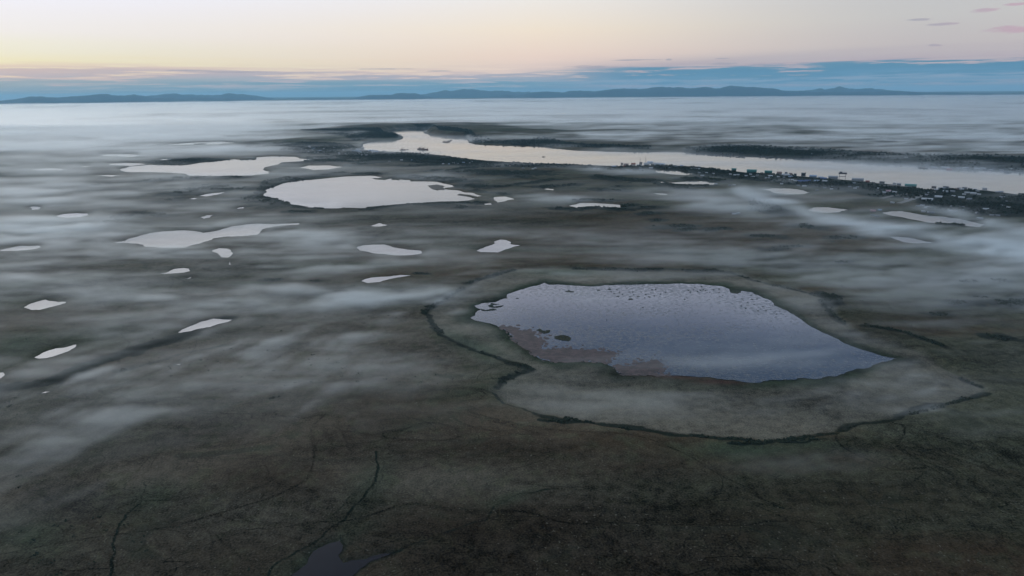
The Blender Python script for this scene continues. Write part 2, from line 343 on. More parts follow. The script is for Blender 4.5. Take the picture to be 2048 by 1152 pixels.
# ---- belts of dark shrubs: (points, half width in photograph pixels of depth, shrub height, density)
SHRUB = [
 ([(1075,832),(1200,853),(1330,871),(1450,881),(1530,887),(1600,879),(1700,853),(1800,836),(1900,810),(1972,790)], 3.4, 2.0, 0.75),
 ([(1460,893),(1560,890),(1650,884)], 2.0, 2.0, 0.9), ([(1080,846),(1140,850)], 2.0, 2.0, 0.9),
 ([(850,628),(865,650),(900,680),(960,706),(1000,720),(1040,730),(1066,740),(1040,748),(1010,760),(996,776)], 2.4, 1.8, 0.75),
 ([(985,788),(1010,812),(1075,832)], 1.2, 1.5, 0.6),
 ([(850,628),(866,612),(900,592),(925,578)], 1.6, 2.0, 0.8), ([(935,570),(960,560),(1000,548),(1030,540)], 1.3, 1.8, 0.8),
 ([(1150,538),(1200,540),(1260,542),(1330,541),(1400,545),(1430,543)], 1.3, 2.0, 1.0), ([(1430,543),(1480,552),(1540,570),(1600,583),(1655,598)], 1.0, 1.6, 0.5),
 ([(1643,591),(1664,595),(1667,610)], 3.0, 2.5, 0.9), ([(1640,600),(1660,625),(1690,650)], 1.4, 2.0, 0.5),
 ([(1730,656),(1799,666),(1851,683),(1885,697)], 2.6, 2.2, 0.6), ([(1920,757),(1962,776)], 1.5, 2.0, 0.8),
 ([(815,353),(870,356),(930,362)], 1.6, 3.5, 1.5), ([(924,343),(980,346),(1060,347)], 2.0, 3.5, 1.3), ([(1030,353),(1048,354)], 1.0, 3, 1),
 ([(817,332),(880,331)], 1.0, 3.0, 1.0), ([(863,342),(900,342),(948,334),(985,332)], 0.8, 3.0, 1.0), ([(931,372),(973,373)], 1.8, 3.5, 1.2),
 ([(992,374),(1034,369),(1070,365),(1105,359)], 0.8, 3.0, 0.9), ([(1080,374),(1120,372),(1151,370)], 1.0, 3.5, 1.2), ([(948,380),(1010,389)], 0.8, 2.5, 0.7),
 ([(734,419),(800,410),(936,405)], 0.9, 2.5, 0.9), ([(936,406),(960,407)], 1.2, 3.0, 1.0), ([(900,412),(940,416)], 2.0, 2.5, 0.4),
 ([(1196,380),(1243,381)], 1.3, 2.5, 1.2), ([(1234,374),(1257,373)], 0.9, 3.0, 1.0), ([(1218,356),(1248,360),(1306,363)], 1.6, 4.0, 1.2),
 ([(1190,352),(1225,357)], 1.0, 4.0, 0.8), ([(1365,359),(1394,358),(1419,360),(1443,363)], 1.0, 4.5, 1.5), ([(1321,367),(1345,371),(1377,373),(1418,372)], 1.0, 4.0, 1.3),
 ([(1330,374),(1370,378)], 2.0, 4.0, 0.5), ([(1150,402),(1170,400),(1223,402)], 1.0, 3.5, 1.0), ([(1112,417),(1150,420),(1175,416),(1206,416),(1248,420)], 1.2, 3.5, 1.3),
 ([(1245,413),(1265,411)], 1.6, 3.5, 0.8), ([(1282,417),(1321,414)], 1.2, 3.0, 0.7), ([(1285,428),(1305,427)], 1.5, 3, 0.8), ([(1309,441),(1323,441)], 1.2, 3.0, 1.2),
 ([(1314,456),(1345,453),(1387,453)], 1.5, 3.0, 1.1), ([(1360,462),(1385,458)], 1.4, 2.5, 0.9), ([(1409,461),(1453,457)], 1.3, 2.5, 0.8),
 ([(1502,472),(1541,473),(1560,475)], 1.6, 2.5, 0.7), ([(1533,500),(1604,492)], 1.5, 2.5, 0.7), ([(1600,452),(1625,455)], 2.2, 3.0, 0.7),
 ([(224,435),(264,434)], 2.0, 3.0, 1.1), ([(271,426),(330,432)], 1.4, 2.5, 0.7), ([(205,444),(250,440)], 0.8, 2.0, 0.6),
 ([(344,357),(382,355),(410,356)], 1.5, 3.5, 1.1), ([(290,362),(319,361)], 1.2, 3.0, 0.8), ([(434,355),(483,355)], 1.2, 3.5, 1.0), ([(183,372),(200,371)], 1.2, 3, 0.9),
 ([(361,388),(382,381),(417,375),(451,379),(486,378)], 2.0, 3.0, 1.0), ([(340,402),(356,398)], 1.5, 2.5, 0.7), ([(400,372),(430,371)],1.4,3.0,0.7),
 ([(528,561),(556,561)], 2.0, 2.0, 0.7), ([(600,563),(640,563)], 1.4, 1.8, 0.5), ([(832,547),(858,548)], 1.4, 2.0, 1.0), ([(1005,722),(1040,735),(1066,741)], 3.0, 2.0, 0.7),
 ([(1903,611),(1930,606),(1956,611)], 4.0, 2.5, 1.0), ([(1995,609),(2048,605),(2100,605)], 5.0, 2.5, 1.0), ([(1976,674),(2046,683),(2100,688)], 4.0, 2.3, 0.8),
 ([(1862,630),(1892,630)], 3.0, 2.2, 0.6), ([(1920,564),(1955,565)], 2.0, 2.3, 0.8), ([(1987,562),(2011,562)], 2.0, 2.5, 0.9), ([(1950,595),(1962,593)], 2.0, 2.3, 0.8),
 ([(1873,449),(1895,447),(1928,451)], 1.3, 3.5, 1.2), ([(1661,477),(1709,475)], 2.0, 3.0, 0.7), ([(1600,450),(1612,451)], 1.0, 3.5, 1.2), ([(1670,526),(1698,524)], 1.6, 2.5, 0.8),
 ([(483,294),(521,292),(569,294)], 1.6, 6.0, 1.5), ([(303,293),(330,293)], 0.8, 6.0, 1.0), ([(390,290),(412,289)], 0.8, 6.0, 1.0), ([(190,296),(240,296)], 0.6, 6.0, 0.8),
 ([(512,394),(545,401),(570,408)], 2.6, 3.5, 1.3), ([(570,408),(600,415),(650,417)], 1.0, 2.5, 0.8), ([(580,424),(620,425)], 1.2, 2.5, 0.7), ([(500,392),(560,400)], 2.0, 3.0, 0.6),
 ([(705,349),(735,347),(762,348)], 0.9, 3.5, 1.1), ([(712,330),(725,328)], 1.0, 4.0, 1.0), ([(675,317),(700,315)], 1.0, 5.0, 1.2), ([(635,318),(645,316)], 1.0, 5.0, 1.2),
 ([(610,324),(660,322),(740,324)], 1.5, 5.0, 1.0), ([(540,798),(560,795)], 2.0, 1.5, 0.3), ([(240,742),(262,738)], 2.5, 1.8, 0.5), ([(440,600),(452,599)],1.0,1.5,0.2),
]
WOOD = [   # patches of scrub woodland: outline, tree height, density
 ([(560,303),(570,292),(600,287),(650,287),(700,291),(722,300),(745,305),(800,306),(860,309),(900,314),(960,322),(1100,328),(1240,336),(1240,343),(1150,336),(1050,335),(980,336),(860,330),(820,326),(720,320),(640,311)], 6.0, 1.0),
 ([(1240,334),(1333,331),(1443,340),(1565,351),(1650,358),(1740,366),(1845,380),(1928,381),(2048,391),(2120,405),(2120,440),(1960,432),(1850,420),(1840,400),(1740,395),(1680,382),(1560,368),(1440,356),(1330,345),(1240,343)], 6.5, 0.7),
 ([(1840,412),(1880,402),(1960,405),(2100,420),(2100,436),(1980,432),(1900,428)], 5.0, 0.7),
 ([(285,325),(340,316),(410,317),(470,320),(560,312),(555,316),(470,323),(400,329),(350,330),(320,329)], 4.0, 0.8),
 ([(505,393),(516,378),(528,362),(600,350),(690,344),(700,348),(620,358),(560,367),(534,380),(531,392),(520,398)], 4.0, 1.0),
 ([(1500,392),(1540,400),(1560,415),(1600,428),(1560,432),(1500,420)], 3.5, 0.4),
 ([(600,262),(700,262),(760,262),(800,270),(803,276),(790,279),(740,281),(710,285),(690,278),(640,270)], 7.0, 0.9),
 ([(820,255),(870,256),(880,268),(930,271),(940,280),(950,287),(1100,294),(1300,302),(1300,296),(1150,290),(1090,280),(1000,284),(950,276),(940,268),(905,262)], 8.0, 0.8),
 ([(1370,300),(1440,294),(1560,300),(1650,305),(1800,315),(1980,318),(2100,322),(2200,340),(2100,345),(1900,334),(1750,324),(1600,317),(1450,310),(1372,304)], 8.0, 0.8),
]
GULLY = [([(-40,778),(60,772),(120,756),(200,722),(300,690),(380,668),(450,638)], 11.0, 1.4), ([(230,740),(330,720),(460,690)], 5, 0.7),
 ([(752,905),(757,940),(745,975),(705,1020),(650,1070),(590,1110),(520,1170)], 2.4, 1.0), ([(742,960),(690,1010),(620,1065),(540,1130)], 2.0, 0.8), ([(770,920),(764,960),(725,1020),(690,1060)], 2.2, 0.6),
 ([(220,1160),(228,1114),(225,1090),(240,1050),(252,1032),(281,1010)], 2.4, 1.2), ([(281,1010),(287,967),(340,947),(398,935)], 1.6, 0.7),
 ([(1113,979),(1025,997),(990,1014),(973,1044),(914,1061),(844,1085),(779,1108)], 3.2, 0.8), ([(1300,700),(1300,700.5)], 1, 0.0),
 ([(680,1072),(690,1090),(720,1100)], 2, 0.7), ([(1548,1012),(1566,1018)], 3.0, 1.0), ([(1500,1060),(1520,1066)], 2.5, 0.9), ([(1760,1016),(1800,1022)], 3.0, 0.8),
 ([(330,860),(400,830),(470,800)], 1.5, 0.3), ([(1880,700),(2060,745)], 3, 0.5), ([(1560,570),(1640,585)], 2, 0.4), ([(0,660),(80,650)], 3, 0.4)]
# patches of ground colour: (x, y, rx, ry, slope, strength) in photograph pixels
P_GREEN = [(1490,905,150,22,0,0.9),(1600,895,120,16,0,0.7),(1130,545,110,8,0,0.9),(940,690,90,22,0.35,0.9),(1020,680,60,22,0.3,0.7),(1500,770,200,10,-0.05,0.6),(1700,725,90,10,-0.3,0.7),(300,1000,70,40,-0.3,0.5),
 (60,1080,90,50,0,0.5),(740,980,60,60,-1,0.5),(650,1100,120,22,-0.5,0.5),(970,720,50,12,0.3,0.6),(40,690,80,30,-0.1,0.8),(180,670,120,22,-0.2,0.5),(1190,478,18,5,0,0.7),(510,568,60,6,0,0.7),(1400,595,160,6,0,0.2),(930,790,120,14,-0.2,0.3),(840,850,80,18,-0.3,0.3),(1020,1000,60,16,-0.3,0.5),(1240,395,60,4,0,0.5)]
P_BROWN_FALLOFF = [(700,900,500,90,-0.05,0.6),(1250,960,500,60,0,0.5),(1024,1130,1500,120,0,0.9),(1700,1000,420,70,0,0.8),(250,1060,260,80,-0.1,0.7),(1000,1060,560,110,0,1.0),(560,960,260,70,0,0.8),(1500,1060,400,110,0,0.9),(330,1100,200,60,0,0.7),(760,800,200,40,0,0.35),(1250,460,320,26,0,0.6),(1000,430,220,16,0,0.5),(1400,425,80,8,0,0.7),(450,420,200,14,0,0.3),(1850,640,170,40,0,0.5),(1050,610,8,8,0,0),(1150,440,150,14,0,0.5),(1000,900,300,50,0,0.7)]  # brown heath; foreground patches also carry vignette darkening in the ground colour
P_PALE = [(1350,820,320,36,0,0.9),(1700,790,200,34,-0.1,0.9),(1060,790,70,30,0,0.6),(1400,552,150,5,0,0.7),(1010,400,40,7,0,0.8),(900,400,30,5,0,0.7),(960,385,30,8,0.3,0.5),(860,350,60,3,0,0.6),(920,660,60,8,0.35,0.8),(980,700,40,8,0.3,0.9),(1560,615,80,18,0.4,0.5),(1760,680,80,12,0.35,0.5),(880,640,20,10,0,0.5),(560,370,60,10,0,0.4),(1330,515,100,6,0,0.4),(600,600,200,20,0,0.35),(150,590,140,20,0,0.4)]
P_RED = [(1345,750,110,10,0.06,1.0),(1440,764,70,8,0.02,0.9),(1140,714,60,8,0.1,0.7),(1070,700,40,8,0.3,0.6)]

def blob_field(px_, py_, L):
    """ellipses given in photograph pixels, laid out as ellipses on the ground"""
    out = np.zeros(px_.shape)
    for (cx, cy, rx, ry, sl, s) in L:
        if s == 0: continue
        x0, y0 = at(cx, cy); x1, y1 = at(cx + rx, cy + sl * rx); x2, y2 = at(cx, cy + ry); x3, y3 = at(cx, cy - ry)
        ux, uy = (x1 - x0), (y1 - y0); vx, vy = (x3 - x2) / 2, (y3 - y2) / 2
        det = ux * vy - uy * vx
        dx, dy = px_ - x0, py_ - y0
        a = (dx * vy - dy * vx) / det; c = (ux * dy - uy * dx) / det
        out = np.maximum(out, s * np.exp(-1.3 * (a * a + c * c)))
    return out

# ------------------------------------------------------------------ terrain
def bank_height(x, y, dr):
    """rise of the land back from the river; dr = distance from the river's edge"""
    r = np.hypot(x, y)
    far = sm(y - 0.0 * x, 0, 1)
    return far * 0
RIVF = np.asarray(ground(RIVER_FAR))
FAR_A, FAR_B = np.asarray(at(905, 270)), np.asarray(at(2048, 341))
def far_side(x, y):
    d = FAR_B - FAR_A; n = np.array([-d[1], d[0]]); n /= np.linalg.norm(n)
    return (x - FAR_A[0]) * n[0] + (y - FAR_A[1]) * n[1]
def heights(x, y, full=False):
    r = np.hypot(x, y)
    base = 3.2 * fbm(x, y, 420, 4, 3) + 0.9 * fbm(x * 0.7, y, 60, 3, 11) + 1.6 * np.abs(fbm(x * 0.55 + y * 0.2, y, 190, 3, 21) - 0.5)
    base = base * (1 + 1.3 * sm(r, 2200, 6000)) - 1.6
    base += 22 * sm(r, 5500, 16000) * sm(fbm(x, y, 2600, 4, 31), 0.45, 0.75)
    dw = np.full(x.shape, 400.0)
    for (_, _, P, _) in WATER:
        dw = np.minimum(dw, sdf_in(x, y, P, 120.0, 400.0))
    dr = sdf_in(x, y, RIVP, 900.0, 900.0)
    db = sdf_in(x, y, BASP, 80.0, 80.0)
    fs = sm(far_side(x, y), -400, 200) * sm(dr, 0, 60)
    base += fs * (9 + 10 * fbm(x, y, 500, 3, 41)) * sm(dr, 2, 45)
    pen = sm(dr, 4, 70) * (1 - sm(dr, 500, 900)) * sm(r, 4300, 5200)
    base += pen * 14
    base += 2.2 * sm(dr, 0, 30) * (1 - sm(dr, 200, 700)) * (1 - fs)
    # drained lake basin: flat floor, low scarp round it
    base = np.maximum(base, 0.25)
    base = np.where(db < 80, 0.25 + 0.25 * fbm(x, y, 30, 2, 5) + (base + 2.3 - 0.25) * sm(db, -2, 9) - 1.9 * sm(db, 10, 79.9) * sm(db, -2, 9), base)
    wf = sm(np.minimum(dw, dr), 0.0, np.clip(r * 0.02, 12, 60))
    near = sm(np.minimum(dw, dr), 0.0, 6.0)
    h = -0.35 + 0.55 * near + np.maximum(base, 0.15) * (0.15 * near + 0.85 * wf)
    h = np.where(np.minimum(dw, dr) <= 0, -0.35, h)
    h -= 0.0
    if full: return h, dw, dr, db
    return h

def terrain():
    a1 = np.linspace(-44, 44, 800); a2 = np.linspace(44, 316, 100)[1:-1]
    az_ = np.radians(np.concatenate([a1, a2]))
    r1 = np.exp(np.linspace(math.log(230), math.log(6500), 950)); r2 = np.exp(np.linspace(math.log(6500), math.log(90000), 170))[1:]
    rr = np.concatenate([[2, 60, 130, 180], r1, r2])
    A, Rr = np.meshgrid(az_, rr)
    x = (Rr * np.sin(A)).ravel(); y = (Rr * np.cos(A)).ravel()
    h, dw, dr, db = heights(x, y, True)
    n, m = len(rr), len(az_)
    V = np.stack([x, y, h], 1)
    i = np.arange(n - 1)[:, None] * m; j = np.arange(m)[None, :]; j2 = (j + 1) % m
    F = np.stack([i + j, i + j2, i + m + j2, i + m + j], -1).reshape(-1, 4)[:, ::-1]
    o = mesh_np('ground', V, F, MAT['ground'], smooth=True)
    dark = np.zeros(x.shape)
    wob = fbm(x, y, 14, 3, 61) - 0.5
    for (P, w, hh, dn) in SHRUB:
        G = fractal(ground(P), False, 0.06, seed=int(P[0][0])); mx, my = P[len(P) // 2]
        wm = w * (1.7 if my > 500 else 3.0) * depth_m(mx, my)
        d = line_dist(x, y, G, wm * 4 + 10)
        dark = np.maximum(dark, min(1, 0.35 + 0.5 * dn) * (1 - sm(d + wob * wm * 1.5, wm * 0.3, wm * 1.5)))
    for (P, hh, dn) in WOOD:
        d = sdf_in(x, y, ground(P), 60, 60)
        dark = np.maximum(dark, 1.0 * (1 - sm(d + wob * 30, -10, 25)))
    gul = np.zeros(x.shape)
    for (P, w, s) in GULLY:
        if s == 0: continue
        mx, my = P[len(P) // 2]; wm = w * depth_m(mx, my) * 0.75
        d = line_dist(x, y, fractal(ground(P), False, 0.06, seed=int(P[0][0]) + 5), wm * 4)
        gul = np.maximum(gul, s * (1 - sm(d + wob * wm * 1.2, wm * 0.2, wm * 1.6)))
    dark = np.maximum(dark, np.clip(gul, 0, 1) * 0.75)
    red = blob_field(x, y, P_RED) * (db < 0)
    fields = {'m_dark': dark, 'm_green': np.maximum(blob_field(x, y, P_GREEN), 0.55 * (1 - sm(dw, 2, 16)) * (db < 0)), 'm_brown_falloff': blob_field(x, y, P_BROWN_FALLOFF),
              'm_pale': np.maximum(blob_field(x, y, P_PALE), 0.8 * (1 - sm(db, -5, 0)) * sm(dw, 4, 14)), 'm_red': red, 'm_river': 1 - sm(dr, 3, 25),
              'm_shore': 1 - sm(dw + wob * 3, 0.5, 5.0), 'm_basin': 1 - sm(db, -4, 3),
              'm_ring': (db < 0) * np.maximum(1 - sm(dw + wob * 14 + (fbm(x, y, 70, 3, 62) - 0.5) * 40, 4, 30), 0)}
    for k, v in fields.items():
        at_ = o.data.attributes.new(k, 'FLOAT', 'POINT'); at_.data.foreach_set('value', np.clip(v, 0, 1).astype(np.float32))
    tag(o, 'dark rolling tundra plain with heath, sedge and shrubs', 'ground', kind='structure')
    return o
def depth_m(px_, py_):
    """metres on the ground covered by one photograph pixel of height there"""
    a_, c_ = at(px_, py_), at(px_, py_ - 1.0)
    return math.hypot(a_[0] - c_[0], a_[1] - c_[1])

# ------------------------------------------------------------------ materials
MAT = {}
def newmat(name):
    m = bpy.data.materials.new(name); m.use_nodes = True; m.node_tree.nodes.clear()
    return m, NB(m.node_tree)
def finish(m, nb, shader, disp=None, vol=None):
    out = nb.n('ShaderNodeOutputMaterial')
    if shader is not None: m.node_tree.links.new(shader, out.inputs['Surface'])
    if vol is not None: m.node_tree.links.new(vol, out.inputs['Volume'])
    return m
def bsdf(nb, col, rough=0.9, normal=None, spec=0.2, metal=0.0):
    p = nb.n('ShaderNodeBsdfPrincipled')
    nb.sock(p.inputs['Base Color'], col if isinstance(col, bpy.types.NodeSocket) else tuple(col) + (1,))
    nb.sock(p.inputs['Roughness'], rough)
    p.inputs['Specular IOR Level'].default_value = spec; p.inputs['Metallic'].default_value = metal
    if normal is not None: nb.t.links.new(normal, p.inputs['Normal'])
    return p
def bump(nb, h, strength, dist):
    bp = nb.n('ShaderNodeBump'); bp.inputs['Strength'].default_value = strength; bp.inputs['Distance'].default_value = dist
    nb.t.links.new(h, bp.inputs['Height']); return bp.outputs[0]

def mat_ground():
    m, nb = newmat('tundra')
    pos = nb.n('ShaderNodeNewGeometry').outputs['Position']
    flat = nb.scalev(pos, (1, 1, 0))
    n1 = nb.noise(flat, 1 / 1.6, 3.0, 0.7, dim='2D')        # tussocks
    n2 = nb.noise(flat, 1 / 9.0, 5.0, 0.65, dim='2D')
    n3 = nb.noise(nb.scalev(flat, (0.6, 1.0, 1)), 1 / 55.0, 6.0, 0.62, 0.6, dim='2D')
    n4 = nb.noise(nb.scalev(flat, (0.40, 1.0, 1)), 1 / 260.0, 6.0, 0.6, 0.8, dim='2D')
    n5 = nb.noise(nb.scalev(flat, (0.35, 1.0, 1)), 1 / 700.0, 5.0, 0.55, dim='2D')
    hue = nb.noise(nb.scalev(flat, (1, 1, 1)), 1 / 22.0, 4.0, 0.6, dim='2D')
    sedge = (0.078, 0.078, 0.052); heath = (0.058, 0.043, 0.027); pale = (0.128, 0.115, 0.088); dark = (0.010, 0.0150, 0.0115)
    green = (0.036, 0.056, 0.034); red = (0.075, 0.042, 0.034); ash = (0.105, 0.092, 0.072)
    c = nb.mix(nb.ss(n4, 0.42, 0.60), sedge, heath)
    c = nb.mix(nb.m('MULTIPLY', nb.ss(n5, 0.46, 0.58), 0.7), c, ash)
    c = nb.mix(nb.m('MULTIPLY', nb.attr('m_brown_falloff'), 0.85), c, (0.029, 0.0195, 0.0115))  # heath brown, made darker to hold the foreground light falloff
    c = nb.mix(nb.m('MULTIPLY', nb.ss(hue, 0.50, 0.66), nb.m('SUBTRACT', 0.5, nb.m('MULTIPLY', nb.attr('m_brown_falloff'), 0.33))), c, (0.060, 0.062, 0.036))
    c = nb.mix(nb.attr('m_pale'), c, pale)
    c = nb.mix(nb.m('MULTIPLY', nb.attr('m_green'), 0.8), c, green)
    c = nb.mix(nb.m('MULTIPLY', nb.m('MULTIPLY', nb.ss(n3, 0.56, 0.70), nb.m('SUBTRACT', 1.0, nb.m('MULTIPLY', nb.attr('m_basin'), 0.8))), 0.5), c, (0.018, 0.0215, 0.0155))
    c = nb.mix(nb.m('MULTIPLY', nb.attr('m_ring'), 0.72), c, (0.021, 0.033, 0.021))
    c = nb.mix(nb.attr('m_red'), c, red)
    c = nb.mix(nb.m('MULTIPLY', nb.attr('m_river'), 0.9), c, nb.mix(nb.ss(n2, 0.45, 0.6), (0.02, 0.022, 0.02), (0.12, 0.105, 0.09)))
    c = nb.mix(nb.m('MULTIPLY', nb.attr('m_shore'), 0.55), c, (0.016, 0.021, 0.016))
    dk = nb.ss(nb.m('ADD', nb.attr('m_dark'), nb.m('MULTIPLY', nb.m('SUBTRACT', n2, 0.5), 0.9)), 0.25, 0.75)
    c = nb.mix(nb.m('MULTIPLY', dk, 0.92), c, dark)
    v = nb.m('ADD', nb.ss(n1, 0.25, 0.75, 0.5, 1.5, False), nb.m('ADD', nb.ss(n2, 0.3, 0.7, -0.3, 0.3, False), nb.ss(n3, 0.3, 0.7, -0.3, 0.3, False)))
    v = nb.m('ADD', v, nb.m('ADD', nb.ss(n4, 0.35, 0.65, -0.28, 0.28, False), nb.ss(nb.noise(nb.scalev(flat, (0.5, 1, 1)), 1 / 140.0, 3.0, 0.5, 1.2, dim='2D'), 0.4, 0.6, -0.18, 0.18, False)))
    # thin drainage lines wandering down the slopes
    for sc_, wd_, am_ in ((1 / 230.0, 0.010, 0.60), (1 / 85.0, 0.016, 0.40)):
        rn = nb.noise(nb.scalev(flat, (0.7, 1, 1)), sc_, 3.0, 0.55, 1.0, dim='2D')
        ln_ = nb.m('MULTIPLY', nb.ss(nb.m('ABSOLUTE', nb.m('SUBTRACT', rn, 0.5)), 0.0, wd_, 1.0, 0.0), nb.ss(n2, 0.40, 0.55))
        ln_ = nb.m('MULTIPLY', ln_, nb.m('SUBTRACT', 1.0, nb.attr('m_basin')))
        v = nb.m('SUBTRACT', v, nb.m('MULTIPLY', ln_, am_))
    v = nb.m('MAXIMUM', v, 0.12)
    c = nb.mix(1.0, c, nb.comb(v, v, v), 'MULTIPLY')
    # pale lichen and bare specks
    sp = nb.m('MULTIPLY', nb.ss(nb.noise(flat, 1 / 3.2, 2.0, 0.6, dim='2D'), 0.68, 0.76), nb.ss(n3, 0.40, 0.55))
    c = nb.mix(nb.m('MULTIPLY', sp, 0.5), c, (0.16, 0.15, 0.12))
    hgt = nb.m('ADD', nb.m('MULTIPLY', n1, 0.5), nb.m('ADD', nb.m('MULTIPLY', n2, 1.6), nb.m('MULTIPLY', n3, 4.0)))
    p = bsdf(nb, c, 0.95, bump(nb, hgt, 0.8, 1.0), 0.0)
    return finish(m, nb, p.outputs[0])

def mat_water(kind):
    m, nb = newmat('water_' + kind)
    pos = nb.n('ShaderNodeNewGeometry').outputs['Position']
    flat = nb.scalev(pos, (1, 1, 0))
    deep = {'calm': (0.012, 0.016, 0.02), 'bright': (0.015, 0.02, 0.024), 'weedy': (0.020, 0.032, 0.052), 'dark': (0.003, 0.003, 0.008), 'river': (0.02, 0.025, 0.03)}[kind]
    n_r = nb.noise(nb.scalev(flat, (0.5, 1, 1)), 1 / 2.5, 3.0, 0.6, dim='2D')
    n_w = nb.noise(nb.scalev(flat, (0.35, 1, 1)), 1 / 120.0, 4.0, 0.55, 0.5, dim='2D')
    n_f = nb.noise(nb.scalev(flat, (0.22, 1, 1)), 1 / 260.0, 5.0, 0.6, 0.3, dim='2D')
    bs = {'calm': 0.05, 'bright': 0.03, 'weedy': 0.12, 'dark': 0.15, 'river': 0.05}[kind]
    rough = nb.ss(n_f, 0.4, 0.65, *{'calm': (0.03, 0.08), 'bright': (0.02, 0.12), 'weedy': (0.03, 0.13), 'dark': (0.05, 0.1), 'river': (0.02, 0.09)}[kind])
    c = nb.mix(0.0, deep, deep)
    if kind == 'weedy':
        w1 = nb.noise(nb.scalev(flat, (0.6, 1, 1)), 1 / 4.0, 6.0, 0.75, dim='2D')
        w2 = nb.noise(nb.scalev(flat, (0.4, 1, 1)), 1 / 90.0, 4.0, 0.6, dim='2D')
        wm = nb.m('MULTIPLY', nb.ss(nb.m('ADD', w1, nb.m('MULTIPLY', w2, 0.35)), 0.65, 0.78), 0.6)
        c = nb.mix(wm, deep, (0.022, 0.032, 0.030))
        rough = nb.m('ADD', rough, nb.m('MULTIPLY', wm, 0.45))
    nrm = bump(nb, nb.m('ADD', n_r, nb.m('MULTIPLY', n_w, 3.0)), bs, 0.35)
    p = bsdf(nb, c, rough, nrm, 0.25 if kind == 'dark' else 0.5)
    p.inputs['IOR'].default_value = {'calm': 1.55, 'bright': 2.15, 'weedy': 1.44, 'dark': 1.33, 'river': 2.1}[kind]
    return finish(m, nb, p.outputs[0])

def mat_leaf(name, c1_, c2_, sc=0.25):
    m, nb = newmat(name)
    pos = nb.n('ShaderNodeNewGeometry').outputs['Position']
    n = nb.noise(pos, sc, 4.0, 0.7)
    p = bsdf(nb, nb.mix(nb.ss(n, 0.35, 0.65), c1_, c2_), 0.9, None, 0.1)
    return finish(m, nb, p.outputs[0])
def mat_plain(name, col, rough=0.7, var=0.2, metal=0.0):
    m, nb = newmat(name)
    pos = nb.n('ShaderNodeNewGeometry').outputs['Position']
    n = nb.noise(pos, 0.6, 4.0, 0.6)
    v = nb.ss(n, 0.3, 0.7, 1 - var, 1 + var * 0.4, False)
    p = bsdf(nb, nb.mix(1.0, col, nb.comb(v, v, v), 'MULTIPLY'), rough, None, 0.3, metal)
    return finish(m, nb, p.outputs[0])

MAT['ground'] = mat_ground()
for k in ('calm', 'bright', 'weedy', 'dark', 'river'): MAT[k] = mat_water(k)
MAT['shrub'] = mat_leaf('shrub_leaves', (0.012, 0.018, 0.013), (0.028, 0.040, 0.026))
MAT['wood'] = mat_leaf('scrub_leaves', (0.010, 0.015, 0.012), (0.026, 0.036, 0.026), 0.08)
MAT['reed'] = mat_leaf('reeds', (0.030, 0.034, 0.022), (0.055, 0.055, 0.036), 0.4)
MAT['sedge'] = mat_leaf('sedge_mud', (0.085, 0.075, 0.062), (0.13, 0.115, 0.095), 0.1)
MAT['hill'] = mat_leaf('far_hill', (0.008, 0.05, 0.09), (0.015, 0.065, 0.11), 0.0006)  # blue of the distance haze partly put into the hill colour

ground_o = terrain()

# ------------------------------------------------------------------ water
for (cat, label, P, kind) in WATER:
    x = np.mean([p[0] for p in P]); y = np.mean([p[1] for p in P])
    o = mesh_py(cat, [(p[0] - x, p[1] - y, 0) for p in P], [list(range(len(P)))], MAT[kind])
    o.location = (x, y, 0.0); tag(o, label, cat, kind='structure')
    # outline order may be clockwise: make the face look up
    if o.data.polygons[0].normal.z < 0: o.data.flip_normals()
o = mesh_py('river', [(p[0], p[1], 0) for p in RIVP], [list(range(len(RIVP)))], MAT['river'])
if o.data.polygons[0].normal.z < 0: o.data.flip_normals()
tag(o, 'broad calm river winding past the towns, cream and blue with sky', 'river', kind='structure')

# ------------------------------------------------------------------ shrubs and scrub woodland
_p = (1 + 5 ** 0.5) / 2
ICO_V = np.array([(-1, _p, 0), (1, _p, 0), (-1, -_p, 0), (1, -_p, 0), (0, -1, _p), (0, 1, _p), (0, -1, -_p), (0, 1, -_p), (_p, 0, -1), (_p, 0, 1), (-_p, 0, -1), (-_p, 0, 1)]) / math.sqrt(1 + _p * _p)
ICO_F = np.array([(0,11,5),(0,5,1),(0,1,7),(0,7,10),(0,10,11),(1,5,9),(5,11,4),(11,10,2),(10,7,6),(7,1,8),(3,9,4),(3,4,2),(3,2,6),(3,6,8),(3,8,9),(4,9,5),(2,4,11),(6,2,10),(8,6,7),(9,8,1)])
def clumps(name, C, Rs, Hs, mat, label, cat, kind='stuff'):
    """C (n,3) feet, Rs radius, Hs height"""
    n = len(C); V = np.repeat(ICO_V[None], n, 0)
    V = V * (1 + 0.35 * (RNG.random((n, 12, 1)) - 0.5) * 2)
    a = RNG.random(n) * 6.28; ca, sa = np.cos(a)[:, None], np.sin(a)[:, None]
    x = V[..., 0] * ca - V[..., 1] * sa; y = V[..., 0] * sa + V[..., 1] * ca
    V = np.stack([x * Rs[:, None], y * Rs[:, None], (V[..., 2] * 0.5 + 0.42) * Hs[:, None]], -1) + C[:, None, :]
    F = (ICO_F[None] + (np.arange(n) * 12)[:, None, None]).reshape(-1, 3)
    o = mesh_np(name, V.reshape(-1, 3), F, mat)
    return tag(o, label, cat, kind=kind)

